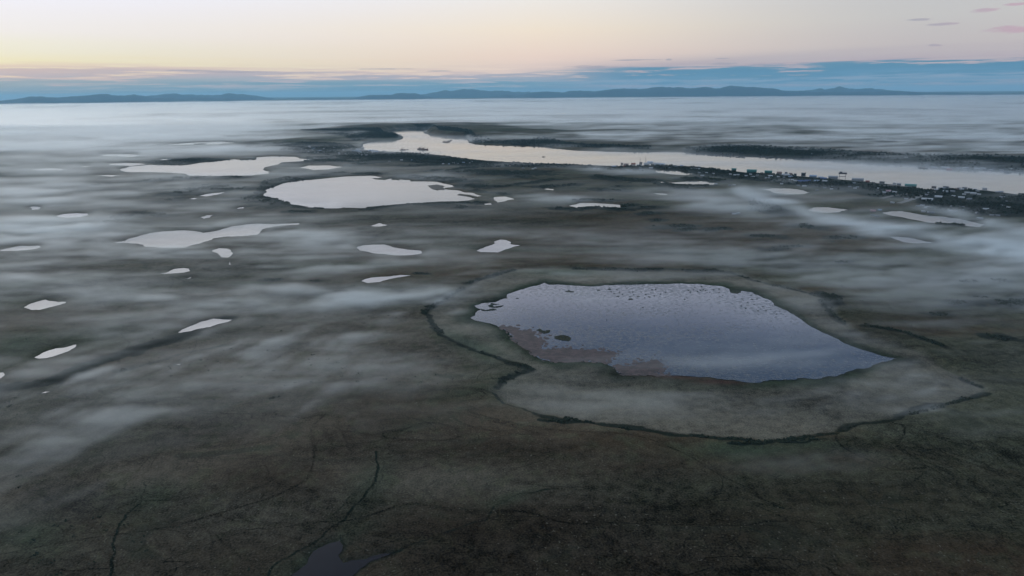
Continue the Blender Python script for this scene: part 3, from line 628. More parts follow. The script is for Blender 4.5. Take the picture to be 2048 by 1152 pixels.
def belt_points(P, w, hgt, dens):
    G = np.asarray(ground(P)); mx, my = P[len(P) // 2]
    wm = w * depth_m(mx, my) * (1.05 if my > 500 else 1.3); out = []
    for (a, c) in zip(G[:-1], G[1:]):
        L = math.hypot(*(c - a)); n = int(L / (hgt * 0.9) * max(1.5, min(8, wm / (hgt * 0.8))) * dens * 0.75) + 1
        t = RNG.random(n); d = (c - a) / (L + 1e-6); nn = np.array([-d[1], d[0]])
        off = RNG.normal(0, 0.5, n) * wm
        q = a + (c - a) * t[:, None] + nn * off[:, None]
        keep = fbm(q[:, 0], q[:, 1], 28, 2, 77) > 0.42 + 0.07 * (dens < 0.8)
        out.append(q[keep])
    return np.concatenate(out) if out else np.zeros((0, 2))
pts, hs = [], []
for (P, w, hh, dn) in SHRUB:
    q = belt_points(P, w, hh, dn)
    if len(q): pts.append(q); hs.append(np.full(len(q), hh * (1.35 if P[0][1] < 500 else 1.0)))
pts = np.concatenate(pts); hs = np.concatenate(hs)
def off_water(q, extra=0.5):
    d = np.full(len(q), 99.0)
    for (_, _, P, _) in WATER: d = np.minimum(d, sdf_in(q[:, 0], q[:, 1], P, 20, 99.0))
    d = np.minimum(d, sdf_in(q[:, 0], q[:, 1], RIVP, 20, 99.0))
    return d > extra
k = off_water(pts); pts, hs = pts[k], hs[k]
def scatter_clumps(name, q, h_, mat, label, cat, sub=4, spread=0.9):
    z = heights(q[:, 0], q[:, 1])
    q = np.repeat(q, sub, 0); z = np.repeat(z, sub); h_ = np.repeat(h_, sub)
    ang = RNG.random(len(q)) * 6.28; rad = RNG.random(len(q)) ** 0.5 * h_ * spread
    q = q + np.stack([np.cos(ang), np.sin(ang)], 1) * rad[:, None]
    hh = h_ * (0.45 + 0.75 * RNG.random(len(q))) ; rs = h_ * (0.28 + 0.35 * RNG.random(len(q)))
    clumps(name, np.column_stack([q, z - 0.2]), rs, hh, mat, label, cat)
    print(name, len(q))
rd = np.hypot(pts[:, 0], pts[:, 1])
nb_ = rd < 1300
scatter_clumps('shrubbery', pts[nb_], hs[nb_], MAT['shrub'], 'dark green willow shrubs along the rim of the drained basin', 'shrubs', 4)
scatter_clumps('shrubbery', pts[~nb_], hs[~nb_], MAT['shrub'], 'dark shrub rows strung across the middle tundra', 'shrubs', 3)

def wood_points(P, hgt, dens):
    G = np.asarray(ground(P)); lo, hi = G.min(0), G.max(0)
    area = np.prod(hi - lo); n = int(min(90000, area / (hgt * hgt * 3.2) * dens))
    q = lo + (hi - lo) * RNG.random((n, 2)); q = q[inside(q[:, 0], q[:, 1], G)]
    keep = fbm(q[:, 0], q[:, 1], 90, 3, 88) > 0.40
    return q[keep]
WLAB = ['dark scrub woodland round the far village on the near river bank', 'dark scrub woodland among the town houses by the river', 'dark scrub behind the long blue lake',
        'dark scrub on the hill behind the long cream lake', 'dark scrub on the left shore of the wide lake', 'sparse scrub beside the pale blue pond',
        'dark scrub on the river spit at the far bend', 'dark scrub on the far river bank at the bend', 'dark scrub on the bluff across the river from the town']
for (P, hh, dn), lb in zip(WOOD, WLAB):
    q = wood_points(P, hh, dn)
    q = q[off_water(q, 2.0)]
    if len(q): scatter_clumps('woods', q, np.full(len(q), hh) * (0.6 + 0.6 * RNG.random(len(q))), MAT['wood'], lb, 'woodland', 2, 0.8)

# scattered single tussock shrubs over the whole plain
n = 5200
aa = np.radians(RNG.uniform(-40, 40, n)); rr_ = np.exp(RNG.uniform(math.log(380), math.log(3600), n))
q = np.stack([rr_ * np.sin(aa), rr_ * np.cos(aa)], 1)
q = q[(fbm(q[:, 0] * 0.5, q[:, 1], 140, 4, 91) > 0.56) & off_water(q)]
ib = inside(q[:, 0], q[:, 1], BASP); q = q[~ib]
scatter_clumps('shrubbery', q, RNG.uniform(0.6, 1.5, len(q)), MAT['shrub'], 'low dwarf shrubs sprinkled over the open heath', 'shrubs', 3, 1.6)

# ------------------------------------------------------------------ weed mats and islets in the lakes
def mat_weed():
    m, nb = newmat('red_weed')
    pos = nb.n('ShaderNodeNewGeometry').outputs['Position']; flat = nb.scalev(pos, (1, 1, 0))
    n = nb.noise(nb.scalev(flat, (0.6, 1, 1)), 1 / 6.0, 6.0, 0.7, dim='2D')
    n2 = nb.noise(flat, 1 / 1.5, 4.0, 0.7, dim='2D')
    c = nb.mix(nb.ss(n, 0.35, 0.65), (0.028, 0.019, 0.016), (0.075, 0.046, 0.042))
    v = nb.ss(n2, 0.3, 0.7, 0.6, 1.4, False)
    p = bsdf(nb, nb.mix(1.0, c, nb.comb(v, v, v), 'MULTIPLY'), 0.6, bump(nb, n2, 0.6, 0.3), 0.3)
    return finish(m, nb, p.outputs[0])
MAT['weed'] = mat_weed()
def slab(name, P, z0, z1, mat, label, cat, kind='stuff', seed=1, amp=0.09, pads=0):
    G = fractal(ground(P), True, amp, seed=seed); n = len(G)
    V = [(x, y, z1) for x, y in G] + [(x, y, z0) for x, y in G]
    F = [list(range(n)), list(range(2 * n - 1, n - 1, -1))] + [[i, i + n, (i + 1) % n + n, (i + 1) % n] for i in range(n)]
    a = sum(G[i][0] * G[(i + 1) % n][1] - G[(i + 1) % n][0] * G[i][1] for i in range(n))
    if a < 0: F = [f[::-1] for f in F]
    if pads:      # loose pads floating off the ragged edge
        rr = random.Random(seed); a_ = np.asarray(G)
        for _ in range(pads):
            q = a_[rr.randrange(n)] + np.array([rr.gauss(0, 1), rr.gauss(0, 1)]) * rr.choice([3, 5, 9]); r_ = rr.uniform(0.6, 3.0); m_ = 9; k0 = len(V)
            ring = [(q[0] + r_ * (1 + rr.uniform(-.4, .4)) * math.cos(6.283 * i / m_), q[1] + 1.4 * r_ * (1 + rr.uniform(-.4, .4)) * math.sin(6.283 * i / m_)) for i in range(m_)]
            zz = z1 + rr.uniform(0.003, 0.05)
            V += [(x, y, zz) for x, y in ring] + [(x, y, z0) for x, y in ring]
            F += [[k0 + i for i in range(m_)]] + [[k0 + i, k0 + i + m_, k0 + (i + 1) % m_ + m_, k0 + (i + 1) % m_] for i in range(m_)]
    o = mesh_py(name, V, F, mat); return tag(o, label, cat, kind=kind)
slab('water_weed', c6((560,412),(640,405),(662,425),(720,424),(757,440),(750,455),(780,475),(832,495),(800,510),(760,520),(800,542),(850,540),(930,535),(1040,548),(1110,545),(1245,570),(1190,598),(1165,622),(1000,614),(860,615),(790,592),(735,552),(645,492),(600,440)), -0.2, 0.10, MAT['weed'], 'reddish weed mat along the lake shore at its lower left', 'water weed', seed=4, amp=0.13, pads=260)
slab('water_weed', c6((1250,648),(1340,640),(1400,620),(1460,618),(1525,635),(1520,660),(1480,680),(1550,698),(1480,702),(1370,692),(1290,690),(1260,675)), -0.2, 0.10, MAT['weed'], 'brownish round weed mat by the lower lake shore', 'water weed', seed=6, amp=0.13, pads=160)
slab('mud_bank', c8((1328,153),(1395,146),(1445,172),(1448,186),(1400,184)), -0.2, 0.35, MAT['sedge'], 'sedge islet near the far right shore of the wide lake', 'islet', None, seed=8)
slab('mud_bank', c8((1560,214),(1640,222),(1690,236),(1730,232),(1810,245),(1800,282),(1740,285),(1690,262),(1680,250),(1640,240),(1548,226)), -0.2, 0.35, MAT['sedge'], 'grey sedge spit at the right tip of the wide lake', 'islet', None, seed=9)
def clump_thing(name, P, hgt, mat, label, cat, group=None, seed=1, step=1.6):
    """low islet grown over with sedge: many small tufts in one body"""
    G = np.asarray(fractal(ground(P), True, 0.09, seed=seed)); lo, hi = G.min(0), G.max(0); c = (lo + hi) / 2
    n = max(14, int(np.prod(hi - lo) / (step * step) * 1.6)); q = lo + (hi - lo) * RNG.random((n, 2)); q = q[inside(q[:, 0], q[:, 1], G)]
    if len(q) < 3: q = np.vstack([q, [c, c + 0.5, c - 0.5]])
    V = ICO_V[None] * (1 + 0.4 * (RNG.random((len(q), 12, 1)) - 0.5))
    V = V * np.array([step * 0.75, step * 0.75, hgt * 0.5]) * (0.7 + 0.6 * RNG.random((len(q), 1, 1)))
    V[..., 0] += (q[:, 0] - c[0])[:, None]; V[..., 1] += (q[:, 1] - c[1])[:, None]; V[..., 2] += hgt * 0.25
    F = (ICO_F[None] + (np.arange(len(q)) * 12)[:, None, None]).reshape(-1, 3)
    o = mesh_np(name, V.reshape(-1, 3), F, mat); o.location = (c[0], c[1], 0); return tag(o, label, cat, group)
cB = lambda *p: crop(880, 540, 5.2375, p)
clump_thing('islet', cB((1010,625),(1050,618),(1090,638),(1150,630),(1155,648),(1095,668),(1050,650)), 0.7, MAT['reed'], 'bow-shaped dark islet in the weedy lake', 'islet', seed=2, step=1.3)
clump_thing('islet', cB((1200,700),(1240,688),(1320,688),(1362,700),(1350,742),(1270,738),(1215,722)), 0.8, MAT['reed'], 'oval dark islet in the weedy lake beside the bow-shaped one', 'islet', seed=3, step=1.3)
clump_thing('islet', cB((425,410),(480,420),(560,405),(600,418),(520,426),(450,428)), 0.5, MAT['shrub'], 'long thin sedge bar in the upper left corner of the weedy lake', 'islet', seed=4, step=1.0)
clump_thing('islet', cB((500,375),(540,345),(620,360),(560,365),(560,385),(640,375),(662,368),(640,388),(560,396)), 0.5, MAT['shrub'], 'hooked sedge bar in the upper left corner of the weedy lake', 'islet', seed=5, step=1.0)
clump_thing('islet', cB((1310,228),(1350,210),(1420,228),(1380,236)), 0.4, MAT['shrub'], 'small sedge islet off the top left shore of the weedy lake', 'islet', seed=6, step=1.0)
clump_thing('islet', cB((795,293),(828,295),(820,302),(800,302)), 0.4, MAT['shrub'], 'tiny sedge dot nearest the upper left shore of the weedy lake', 'islet', seed=7, step=0.9)
cC = lambda x, y: (1180 + x / 5.39, 540 + y / 5.39)
SPOTL = [(90,218,30),(210,208,30),(290,215,18),(230,235,16),(320,245,14),(425,238,22),(300,285,28),(350,262,14),(440,315,40),(430,290,18),(520,285,24),(470,268,14),(600,262,20),(640,290,26),(670,215,20),(550,238,10),(815,240,16),(760,262,16),(710,210,10),(1130,185,12),(1115,215,10),(1190,217,12),(1225,212,12),(1160,232,16),(1390,205,26),(1330,215,12),(1390,242,16),(1430,272,12),(1400,285,9),(1290,240,12),(1080,240,12),(1020,318,9),(1740,272,18),(1745,318,22),(1800,312,12),(1700,348,14),(1630,388,22),(1680,415,16),(1770,372,12),(1810,440,16),(1900,434,18),(1865,395,9),(2010,476,18),(2045,443,14),(1640,312,20),(570,405,10),(940,540,12),(180,540,7),(1970,378,8),(1245,222,12),(1060,222,12),(1200,180,14),(460,240,10),(590,300,14),(690,280,12),(260,255,14)]
for i, (sx, sy, sw) in enumerate(SPOTL):
    x0, y0 = cC(sx, sy); w_ = sw / 5.39 * 0.62; hgt = max(0.8, w_ * 0.34)
    P = [(x0 - w_, y0), (x0 - w_ * 0.4, y0 - hgt), (x0 + w_ * 0.5, y0 - hgt * 0.8), (x0 + w_, y0), (x0 + w_ * 0.3, y0 + hgt), (x0 - w_ * 0.5, y0 + hgt * 0.7)]
    clump_thing('sedge_tussock', P, 0.45, MAT['shrub'], 'dark sedge tussock among many off the far shore of the weedy lake' if sx < 1500 else 'dark sedge tussock off the far right shore of the weedy lake',
                'tussock', 'sedge tussocks in the weedy lake' if sx < 1500 else 'sedge tussocks by the right shore of the weedy lake', seed=20 + i, step=0.9)

# ------------------------------------------------------------------ far hills
def ridge(name, prof, D, depth, label, seed, base=0.0):
    prof = sorted(prof); A = []; H = []
    for (px_, py_) in prof:
        d = ray(px_, py_); az_ = math.atan2(d[0], d[1]); e = d[2] / math.hypot(d[0], d[1]); A.append(az_); H.append(CAM_H + e * D)
    n = 900; aa_ = np.linspace(A[0], A[-1], n); hh = np.interp(aa_, A, H)
    ks = 5; hs_ = np.convolve(np.pad(hh, ks // 2, mode='edge'), np.hanning(ks + 2)[1:-1] / np.hanning(ks + 2).sum(), 'valid')
    hh = np.maximum(hs_, 1.0); hh = hh * (1 + 0.55 * (fbm(aa_ * D, aa_ * 0 + seed, 1100, 5, seed + 9) - 0.5))
    m = 16; V = []; ts = np.linspace(-1, 1, m)
    for t in ts:
        r = D + t * depth * 0.5
        x = r * np.sin(aa_); y = r * np.cos(aa_)
        prof_t = max(0.0, 1 - abs(t) ** 1.6)
        nz = (fbm(x, y, depth * 0.35, 4, seed) - 0.5) * 2
        z = hh * prof_t * (1 + 0.35 * nz * (abs(t) > 0.05) * min(1, abs(t) * 3)) + base
        if abs(t) < 0.12: z = z + 0.34 * hh * (fbm(x, y, 650, 4, seed + 4) - 0.5)
        if abs(t) == 1: z = np.full(n, -10.0)
        V.append(np.stack([x, y, z], 1))
    V = np.concatenate(V)
    i = np.arange(m - 1)[:, None] * n; j = np.arange(n - 1)[None, :]
    F = np.stack([i + j, i + j + 1, i + n + j + 1, i + n + j], -1).reshape(-1, 4)[:, ::-1]
    o = mesh_np(name, V, F, MAT['hill'], smooth=True)
    return tag(o, label, 'hills', kind='structure')
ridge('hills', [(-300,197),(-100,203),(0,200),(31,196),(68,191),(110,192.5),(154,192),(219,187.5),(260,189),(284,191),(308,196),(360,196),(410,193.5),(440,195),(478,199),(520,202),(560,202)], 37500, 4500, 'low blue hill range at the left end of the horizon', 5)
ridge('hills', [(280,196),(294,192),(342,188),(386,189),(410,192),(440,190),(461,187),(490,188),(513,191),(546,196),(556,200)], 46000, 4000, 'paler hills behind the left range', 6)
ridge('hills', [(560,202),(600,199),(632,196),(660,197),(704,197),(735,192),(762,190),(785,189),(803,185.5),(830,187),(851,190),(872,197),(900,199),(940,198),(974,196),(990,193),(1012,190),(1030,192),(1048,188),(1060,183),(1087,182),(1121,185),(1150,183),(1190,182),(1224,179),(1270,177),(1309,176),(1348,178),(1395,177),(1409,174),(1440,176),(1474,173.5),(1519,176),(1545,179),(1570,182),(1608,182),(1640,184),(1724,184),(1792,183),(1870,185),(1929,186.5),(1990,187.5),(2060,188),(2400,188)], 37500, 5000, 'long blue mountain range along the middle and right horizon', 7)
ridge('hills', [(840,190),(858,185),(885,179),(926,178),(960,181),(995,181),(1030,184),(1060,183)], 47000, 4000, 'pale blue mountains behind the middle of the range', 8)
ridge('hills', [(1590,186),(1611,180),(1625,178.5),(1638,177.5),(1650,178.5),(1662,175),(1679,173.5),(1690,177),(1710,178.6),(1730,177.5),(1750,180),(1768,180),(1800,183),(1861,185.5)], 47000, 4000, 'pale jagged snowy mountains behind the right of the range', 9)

# ------------------------------------------------------------------ buildings
DIM = 0.8
PAL = {'white': (0.55, 0.57, 0.60), 'grey': (0.30, 0.32, 0.35), 'pale blue': (0.33, 0.42, 0.55), 'blue': (0.08, 0.13, 0.28), 'green': (0.07, 0.24, 0.22), 'rust-orange': (0.36, 0.13, 0.06),
       'dark red': (0.30, 0.07, 0.05), 'pink': (0.55, 0.33, 0.36), 'tan': (0.38, 0.28, 0.24), 'brown': (0.12, 0.09, 0.08), 'dark grey': (0.08, 0.09, 0.10)}
for k_, v_ in PAL.items():
    v_ = tuple(x * DIM for x in v_)
    MAT['roof_' + k_] = mat_plain('roof_' + k_.replace(' ', '_'), v_, 0.5, 0.25); MAT['wall_' + k_] = mat_plain('wall_' + k_.replace(' ', '_'), tuple(x * 0.75 for x in v_), 0.8, 0.25)
MAT['steel'] = mat_plain('steel', (0.10, 0.10, 0.11), 0.5, 0.3, 0.3)
MAT['pane'] = mat_plain('window_pane', (0.02, 0.025, 0.035), 0.15, 0.1)
MAT['hullb'] = mat_plain('hull_brown', (0.16, 0.075, 0.045), 0.6, 0.3); MAT['hulld'] = mat_plain('hull_dark', (0.04, 0.045, 0.055), 0.5, 0.3); MAT['cabin'] = mat_plain('cabin_tan', (0.32, 0.24, 0.19), 0.6, 0.2)
MAT['gravel'] = mat_plain('gravel', (0.17, 0.16, 0.15), 0.9, 0.3)
def prism(w, d, z0, z1, x0=0, y0=0):
    a = [(x0 - w / 2, y0 - d / 2), (x0 + w / 2, y0 - d / 2), (x0 + w / 2, y0 + d / 2), (x0 - w / 2, y0 + d / 2)]
    V = [(x, y, z0) for x, y in a] + [(x, y, z1) for x, y in a]
    F = [[0, 3, 2, 1], [4, 5, 6, 7], [0, 1, 5, 4], [1, 2, 6, 5], [2, 3, 7, 6], [3, 0, 4, 7]]
    return V, F
def join(*parts):
    V, F = [], []
    for v, f in parts:
        n = len(V); V += v; F += [[i + n for i in q] for q in f]
    return V, F
CACHE = {}
def gable_parts(L, D, H, rc, wc):
    key = (L, D, H, rc, wc)
    if key in CACHE: return CACHE[key]
    rise = D * 0.22; e = 0.5
    w = ([(-L/2,-D/2,0),(L/2,-D/2,0),(L/2,D/2,0),(-L/2,D/2,0),(-L/2,-D/2,H),(L/2,-D/2,H),(L/2,D/2,H),(-L/2,D/2,H),(-L/2,0,H+rise),(L/2,0,H+rise)],
         [[0,1,5,4],[2,3,7,6],[1,2,6,9,5],[3,0,4,8,7]])
    t = 0.25; l2 = L / 2 + e; d2 = D / 2 + e; k = rise / (D / 2); hz = H - e * k + 0.05; tp = H + rise + 0.05
    sec = [(-d2, hz), (0, tp), (d2, hz), (d2, hz + t), (0, tp + t), (-d2, hz + t)]
    V = [(-l2, y, z) for y, z in sec] + [(l2, y, z) for y, z in sec]
    F = [[i, (i + 1) % 6, (i + 1) % 6 + 6, i + 6] for i in range(6)] + [[0, 5, 4, 1], [1, 4, 3, 2], [6, 7, 10, 11], [7, 8, 9, 10]]
    def md(nm, vf, mt):
        me = bpy.data.meshes.new(nm); me.from_pydata(vf[0], [], vf[1]); me.materials.append(mt); me.update(); return me
    CACHE[key] = (md('wall', w, MAT['wall_' + wc]), md('roof', (V, F), MAT['roof_' + rc]))
    return CACHE[key]
def ground_z(x, y): return float(heights(np.array([x]), np.array([y]))[0])
BASE_SCALE = 1.0
def building(px_, py_, wpx, roof, label, group=None, name='house', dpx=None, H=None, rot=None, wallc=None, zoff=0.0):
    x, y = at(px_, py_); m = px_size(px_, py_)
    L = round(max(9.0, wpx * m) / 3) * 3; D = round(min(L * 0.55, 8 + L * 0.18) / 2) * 2.0; H = (H or (4.0 if L < 24 else 6.0)) * 0.75
    az_ = math.atan2(x, y)
    r0 = -az_ + (rot if rot is not None else random.uniform(-0.35, 0.35))
    z = ground_z(x, y)
    x, y = at(px_, py_ + 0.0, z + H * 0.5)
    z = ground_z(x, y)
    e = bpy.data.objects.new(name, None); COL.objects.link(e); e.location = (x, y, z - 0.3 + zoff); e.rotation_euler = (0, 0, r0)
    for me, nm in zip(gable_parts(L, D, H, roof, wallc or roof), ('wall', 'roof')):
        o = bpy.data.objects.new(nm, me); COL.objects.link(o); o.parent = e
    tag(e, label, 'building', group); return e
zA = lambda x, y: (560 + x / 6.827, 260 + y / 6.827)
zB = lambda x, y: (1180 + x / 8.192, 310 + y / 8.192)
zC = lambda x, y: (1430 + x / 6.606, 325 + y / 6.606)
zD = lambda x, y: (1740 + x / 6.649, 340 + y / 6.649)
z2 = lambda x, y: (680 + x / 4.096, 220 + y / 4.096)
z4 = lambda x, y: (1600 + x / 4.571, 280 + y / 4.571)
def cluster(f, L, place, group, scale):
    for it in L:
        x, y = it[0], it[1]; w_ = (it[2] if len(it) > 2 else 26) / scale; c = it[3] if len(it) > 3 else random.choice(['white', 'white', 'grey', 'pale blue'])
        px_, py_ = f(x, y)
        size = 'long' if w_ > 9 else ('mid-sized' if w_ > 5.5 else 'small')
        building(px_, py_ + 0.5, max(2.6, w_ * 0.8), c, '%s %s-roofed building %s' % (size, c, place), group)
cluster(zA, [(280,255,30,'white'),(400,215,30,'white'),(412,232,20,'white'),(380,290,40,'grey'),(460,250,50,'pale blue'),(475,302,30,'white'),(540,282,60,'pale blue'),(600,252,24),(610,300,30,'grey'),(440,270,40,'grey'),(520,305,30),(350,268,30)], 'in the inland row left of the far village', 'houses left of the far village', 6.827)
cluster(zA, [(745,237,36,'grey'),(860,272,36,'white'),(805,310,22),(812,326,26,'white'),(890,322,34,'grey'),(1065,263,70,'white'),(1130,235,40,'white'),(1010,285,60,'pale blue'),(1065,284,60,'pale blue'),(1100,302,50,'pale blue'),(1090,326,40,'grey'),(1125,338,30,'white'),(1185,308,24,'white'),(1335,298,60,'pale blue'),(1375,302,30,'grey'),(1450,306,30,'grey'),(1510,311,30,'grey'),(1560,306,24,'grey'),(1605,311,24,'grey'),(1245,286,90,'pale blue'),(1310,284,60,'grey'),(1180,340,40,'grey'),(1660,408,44,'white'),(1800,408,36,'pale blue'),(1495,425,24,'grey'),(1420,290,50,'grey')], 'in the far village on the river bend', 'houses of the far village', 6.827)
cluster(z2, [(845,438,20,'white'),(930,432,22,'white'),(960,436,20),(1012,428,24,'pale blue'),(1060,433,22,'white'),(1080,420,18,'grey'),(895,440,18),(1580,480,22,'white'),(1600,474,18),(1500,476,18,'grey'),(1390,455,16,'tan'),(1430,430,18,'grey'),(1785,440,16)], 'scattered in the scrub between the two towns', 'houses between the two towns', 4.096)
cluster(zB, [(390,188,90,'pale blue'),(340,190,40,'brown'),(435,182,40,'grey'),(375,222,50,'grey'),(145,222,34,'white'),(70,218,24,'white'),(620,240,60,'grey'),(650,262,90,'grey'),(850,240,90,'grey'),(1400,185,70,'grey'),(1500,175,60,'pale blue'),(1310,208,40,'grey'),(1660,222,40,'white'),(1705,214,24,'white'),(1730,226,50,'white'),(1785,224,40,'white'),(1910,288,50,'white'),(2020,300,36,'white'),(2028,222,34,'pale blue'),(1790,196,40,'grey'),(1840,332,70,'white'),(1790,280,24,'grey'),(760,212,60,'brown'),(820,205,40,'grey')], 'behind the cannery sheds', 'houses behind the cannery', 8.192)
cluster(zC, [(205,150,34,'white'),(262,160,40,'white'),(305,158,26,'white'),(410,172,36,'white'),(472,152,18,'white'),(500,186,48,'white'),(690,203,60,'grey'),(838,185,16,'white'),(1395,196,70,'white'),(1010,230,60,'white'),(1065,236,40,'white'),(880,278,24,'white'),(1180,306,50,'white'),(1100,300,30,'grey'),(1540,346,40,'white'),(1710,276,34,'white'),(1850,338,40,'white'),(1830,266,50,'grey'),(252,292,20,'white'),(200,298,40,'grey'),(12,281,36,'white'),(45,215,40,'grey'),(1350,362,50,'grey'),(1450,330,40,'grey'),(1550,316,30),(1000,186,60,'pale blue'),(900,196,50,'grey'),(620,150,30,'brown'),(560,165,30,'grey'),(1880,320,40,'grey'),(1780,315,30,'grey'),(940,130,40,'grey'),(1000,142,50,'tan'),(1060,150,40,'dark grey')], 'in the middle of the riverside town', 'houses in the middle of the town', 6.606)
cluster(zD, [(100,238,30,'white'),(180,295,60,'white'),(240,276,70,'pink'),(290,288,50,'white'),(335,290,40,'white'),(930,238,40,'grey'),(885,265,56,'white'),(955,276,40,'white'),(1005,283,56,'white'),(1100,280,60,'grey'),(1215,262,56,'white'),(1290,297,60,'white'),(1450,320,36,'white'),(1250,322,40,'white'),(735,325,60,'grey'),(1110,343,50,'white'),(1215,362,70,'white'),(1330,380,50,'grey'),(980,240,50,'grey'),(1070,248,60,'dark grey'),(1150,262,50,'brown'),(1010,225,60,'dark grey'),(850,222,50,'brown'),(1180,240,40,'dark grey'),(1390,310,40,'white'),(1400,256,30,'white'),(1430,280,40,'grey'),(1700,300,50,'grey'),(1740,290,60,'grey'),(1755,360,50,'grey'),(1800,415,50,'grey'),(1260,236,50,'dark grey'),(1330,250,40,'brown'),(760,300,40,'grey')], 'near the right end of the riverside town', 'houses at the right end of the town', 6.649)
cluster(zD, [(695,468,34,'white'),(750,495,50,'white'),(770,488,30,'grey'),(710,545,26,'white'),(820,560,60,'grey'),(790,556,24,'white'),(1100,482,24,'white'),(1160,480,30,'grey'),(1225,490,50,'grey'),(1065,537,24,'white'),(1130,540,20,'grey'),(1220,532,34,'grey'),(1430,565,26,'white'),(1462,642,60,'white'),(1540,516,64,'white'),(1765,470,36,'grey'),(1845,495,18,'white'),(40,536,60,'pink'),(130,526,40,'pale blue'),(36,602,36,'grey'),(95,612,30,'grey'),(640,478,24,'grey'),(480,382,20,'white'),(298,430,14,'white'),(1620,596,40,'grey'),(1700,600,30,'grey'),(1310,385,30,'grey')], 'on the scrubby slope above the long blue lake', 'houses above the long blue lake', 6.649)
cluster(z4, [(1230,226,50,'white'),(1330,235,70,'white'),(1370,233,40,'pink'),(1450,217,30,'white'),(1520,211,40,'white'),(1545,215,30,'grey'),(1600,207,30,'grey'),(1625,216,40,'white'),(1680,213,40,'white'),(1750,226,30,'white'),(1700,226,24),(1850,230,30,'white'),(1900,250,40,'grey'),(1930,222,30,'white'),(970,156,24,'white'),(1165,190,24,'grey'),(110,118,16,'white'),(1480,215,20,'white'),(1780,215,20,'grey'),(2000,235,30,'grey')], 'in the settlement on the far river bank', 'houses on the far river bank', 4.571)
cluster(c3 and (lambda x, y: (1150 + x / 4.096, 280 + y / 4.096)), [(1303,604,22,'white'),(1335,599,22,'white')], 'alone on the tundra below the town mist', 'pair of huts alone on the tundra', 4.096)
# named buildings
def one(f, x, y, w_, scale, c, label, **kw):
    px_, py_ = f(x, y); return building(px_, py_, w_ / scale * 0.75, c, label, rot=kw.pop('rot', 0.0), **kw)
one(zB, 710, 150, 95, 8.192, 'rust-orange', 'tall rust-orange cannery hall on the river edge', name='cannery', H=9)
one(zB, 565, 192, 80, 8.192, 'dark red', 'low dark red shed in front of the cannery hall', name='shed', H=5)
one(zB, 590, 155, 110, 8.192, 'tan', 'long pinkish tan building left of the orange cannery hall', name='shed', H=6)
one(zB, 522, 138, 34, 8.192, 'tan', 'squarish tan block left of the cannery, by the water', name='shed', H=7)
one(zB, 832, 132, 60, 8.192, 'brown', 'brown block right of the orange cannery hall', name='shed', H=8)
one(zB, 930, 145, 120, 8.192, 'white', 'big white cannery shed right of the orange hall', name='warehouse', H=7)
one(zB, 1090, 145, 130, 8.192, 'white', 'second big white shed, between the first and the pier end', name='warehouse', H=7)
one(zB, 1185, 155, 100, 8.192, 'pale blue', 'pale blue-white warehouse at the right end of the cannery row', name='warehouse', H=6)
one(zB, 795, 168, 70, 8.192, 'white', 'short bright white shed just in front of the cannery row', name='shed', H=5)
one(zB, 1000, 212, 70, 8.192, 'white', 'bright white flat building alone behind the white sheds', name='shed', H=4)
one(zB, 985, 122, 110, 8.192, 'pale blue', 'low pale building on the pier behind the white sheds', name='shed', H=5)
one(zC, 250, 92, 75, 6.606, 'green', 'green roofed hall at the left of the green cannery', name='warehouse', H=8)
one(zC, 485, 112, 150, 6.606, 'green', 'longest green roofed cannery building on the river', name='cannery', H=8)
one(zC, 705, 125, 120, 6.606, 'green', 'green roofed shed right of the longest green building', name='warehouse', H=8)
one(zC, 850, 135, 80, 6.606, 'tan', 'greyish tan shed right of the green sheds', name='shed', H=6)
one(zC, 725, 180, 80, 6.606, 'white', 'long low white roof behind the green sheds', name='shed')
one(zC, 935, 172, 120, 6.606, 'white', 'long bright white roof right of the one behind the green sheds', name='shed')
one(zC, 1295, 182, 110, 6.606, 'pale blue', 'flat pale blue-white roof on the shore left of the stilted tower', name='shed')
one(zC, 1560, 200, 130, 6.606, 'grey', 'long light grey warehouse left of the stilted tower', name='warehouse', H=9)
one(zC, 1885, 234, 160, 6.606, 'grey', 'long light grey warehouse right of the stilted tower', name='warehouse', H=9)
one(zC, 2015, 258, 50, 6.606, 'dark red', 'small red shed at the end of the grey warehouse', name='shed', H=6)
one(zC, 1140, 252, 110, 6.606, 'blue', 'dark blue roof at the left of the blue yard', name='shed')
one(zC, 1225, 243, 90, 6.606, 'blue', 'middle one of the dark blue roofs in the blue yard', name='shed')
one(zC, 1345, 246, 80, 6.606, 'pale blue', 'pale blue roof in the blue yard', name='shed')
one(zC, 1450, 246, 70, 6.606, 'white', 'white roof at the right of the blue yard', name='shed')
one(zC, 1430, 218, 90, 6.606, 'blue', 'dark blue shed behind the white roof of the blue yard', name='shed', H=6)
one(zC, 1170, 150, 60, 6.606, 'dark grey', 'dark block on the shore with a white lamp post beside it', name='shed', H=7)
one(zD, 325, 184, 40, 6.649, 'white', 'white upright block on the shore before the right point', name='shed', H=9)
one(zD, 385, 190, 60, 6.649, 'grey', 'grey block beside the white upright one', name='shed', H=7)
one(zD, 540, 206, 160, 6.649, 'green', 'long low teal shed on the point at the end of the wharf', name='warehouse', H=5)
one(zD, 160, 168, 70, 6.649, 'dark grey', 'dark framed shed between the grey warehouse and the point', name='shed', H=7)
one(zD, 910, 356, 100, 6.649, 'white', 'narrow white roof behind the big white hall', name='shed')
one(zD, 760, 394, 145, 6.649, 'white', 'biggest white hall, standing apart on the slope by the road', name='hall', H=6)
one(zD, 1370, 312, 70, 6.649, 'white', 'bright white gabled hall on the right of the town', name='hall', H=5)
one(zD, 1525, 256, 56, 6.649, 'white', 'pale square building on the skyline at the right of the town', name='hall', H=9)

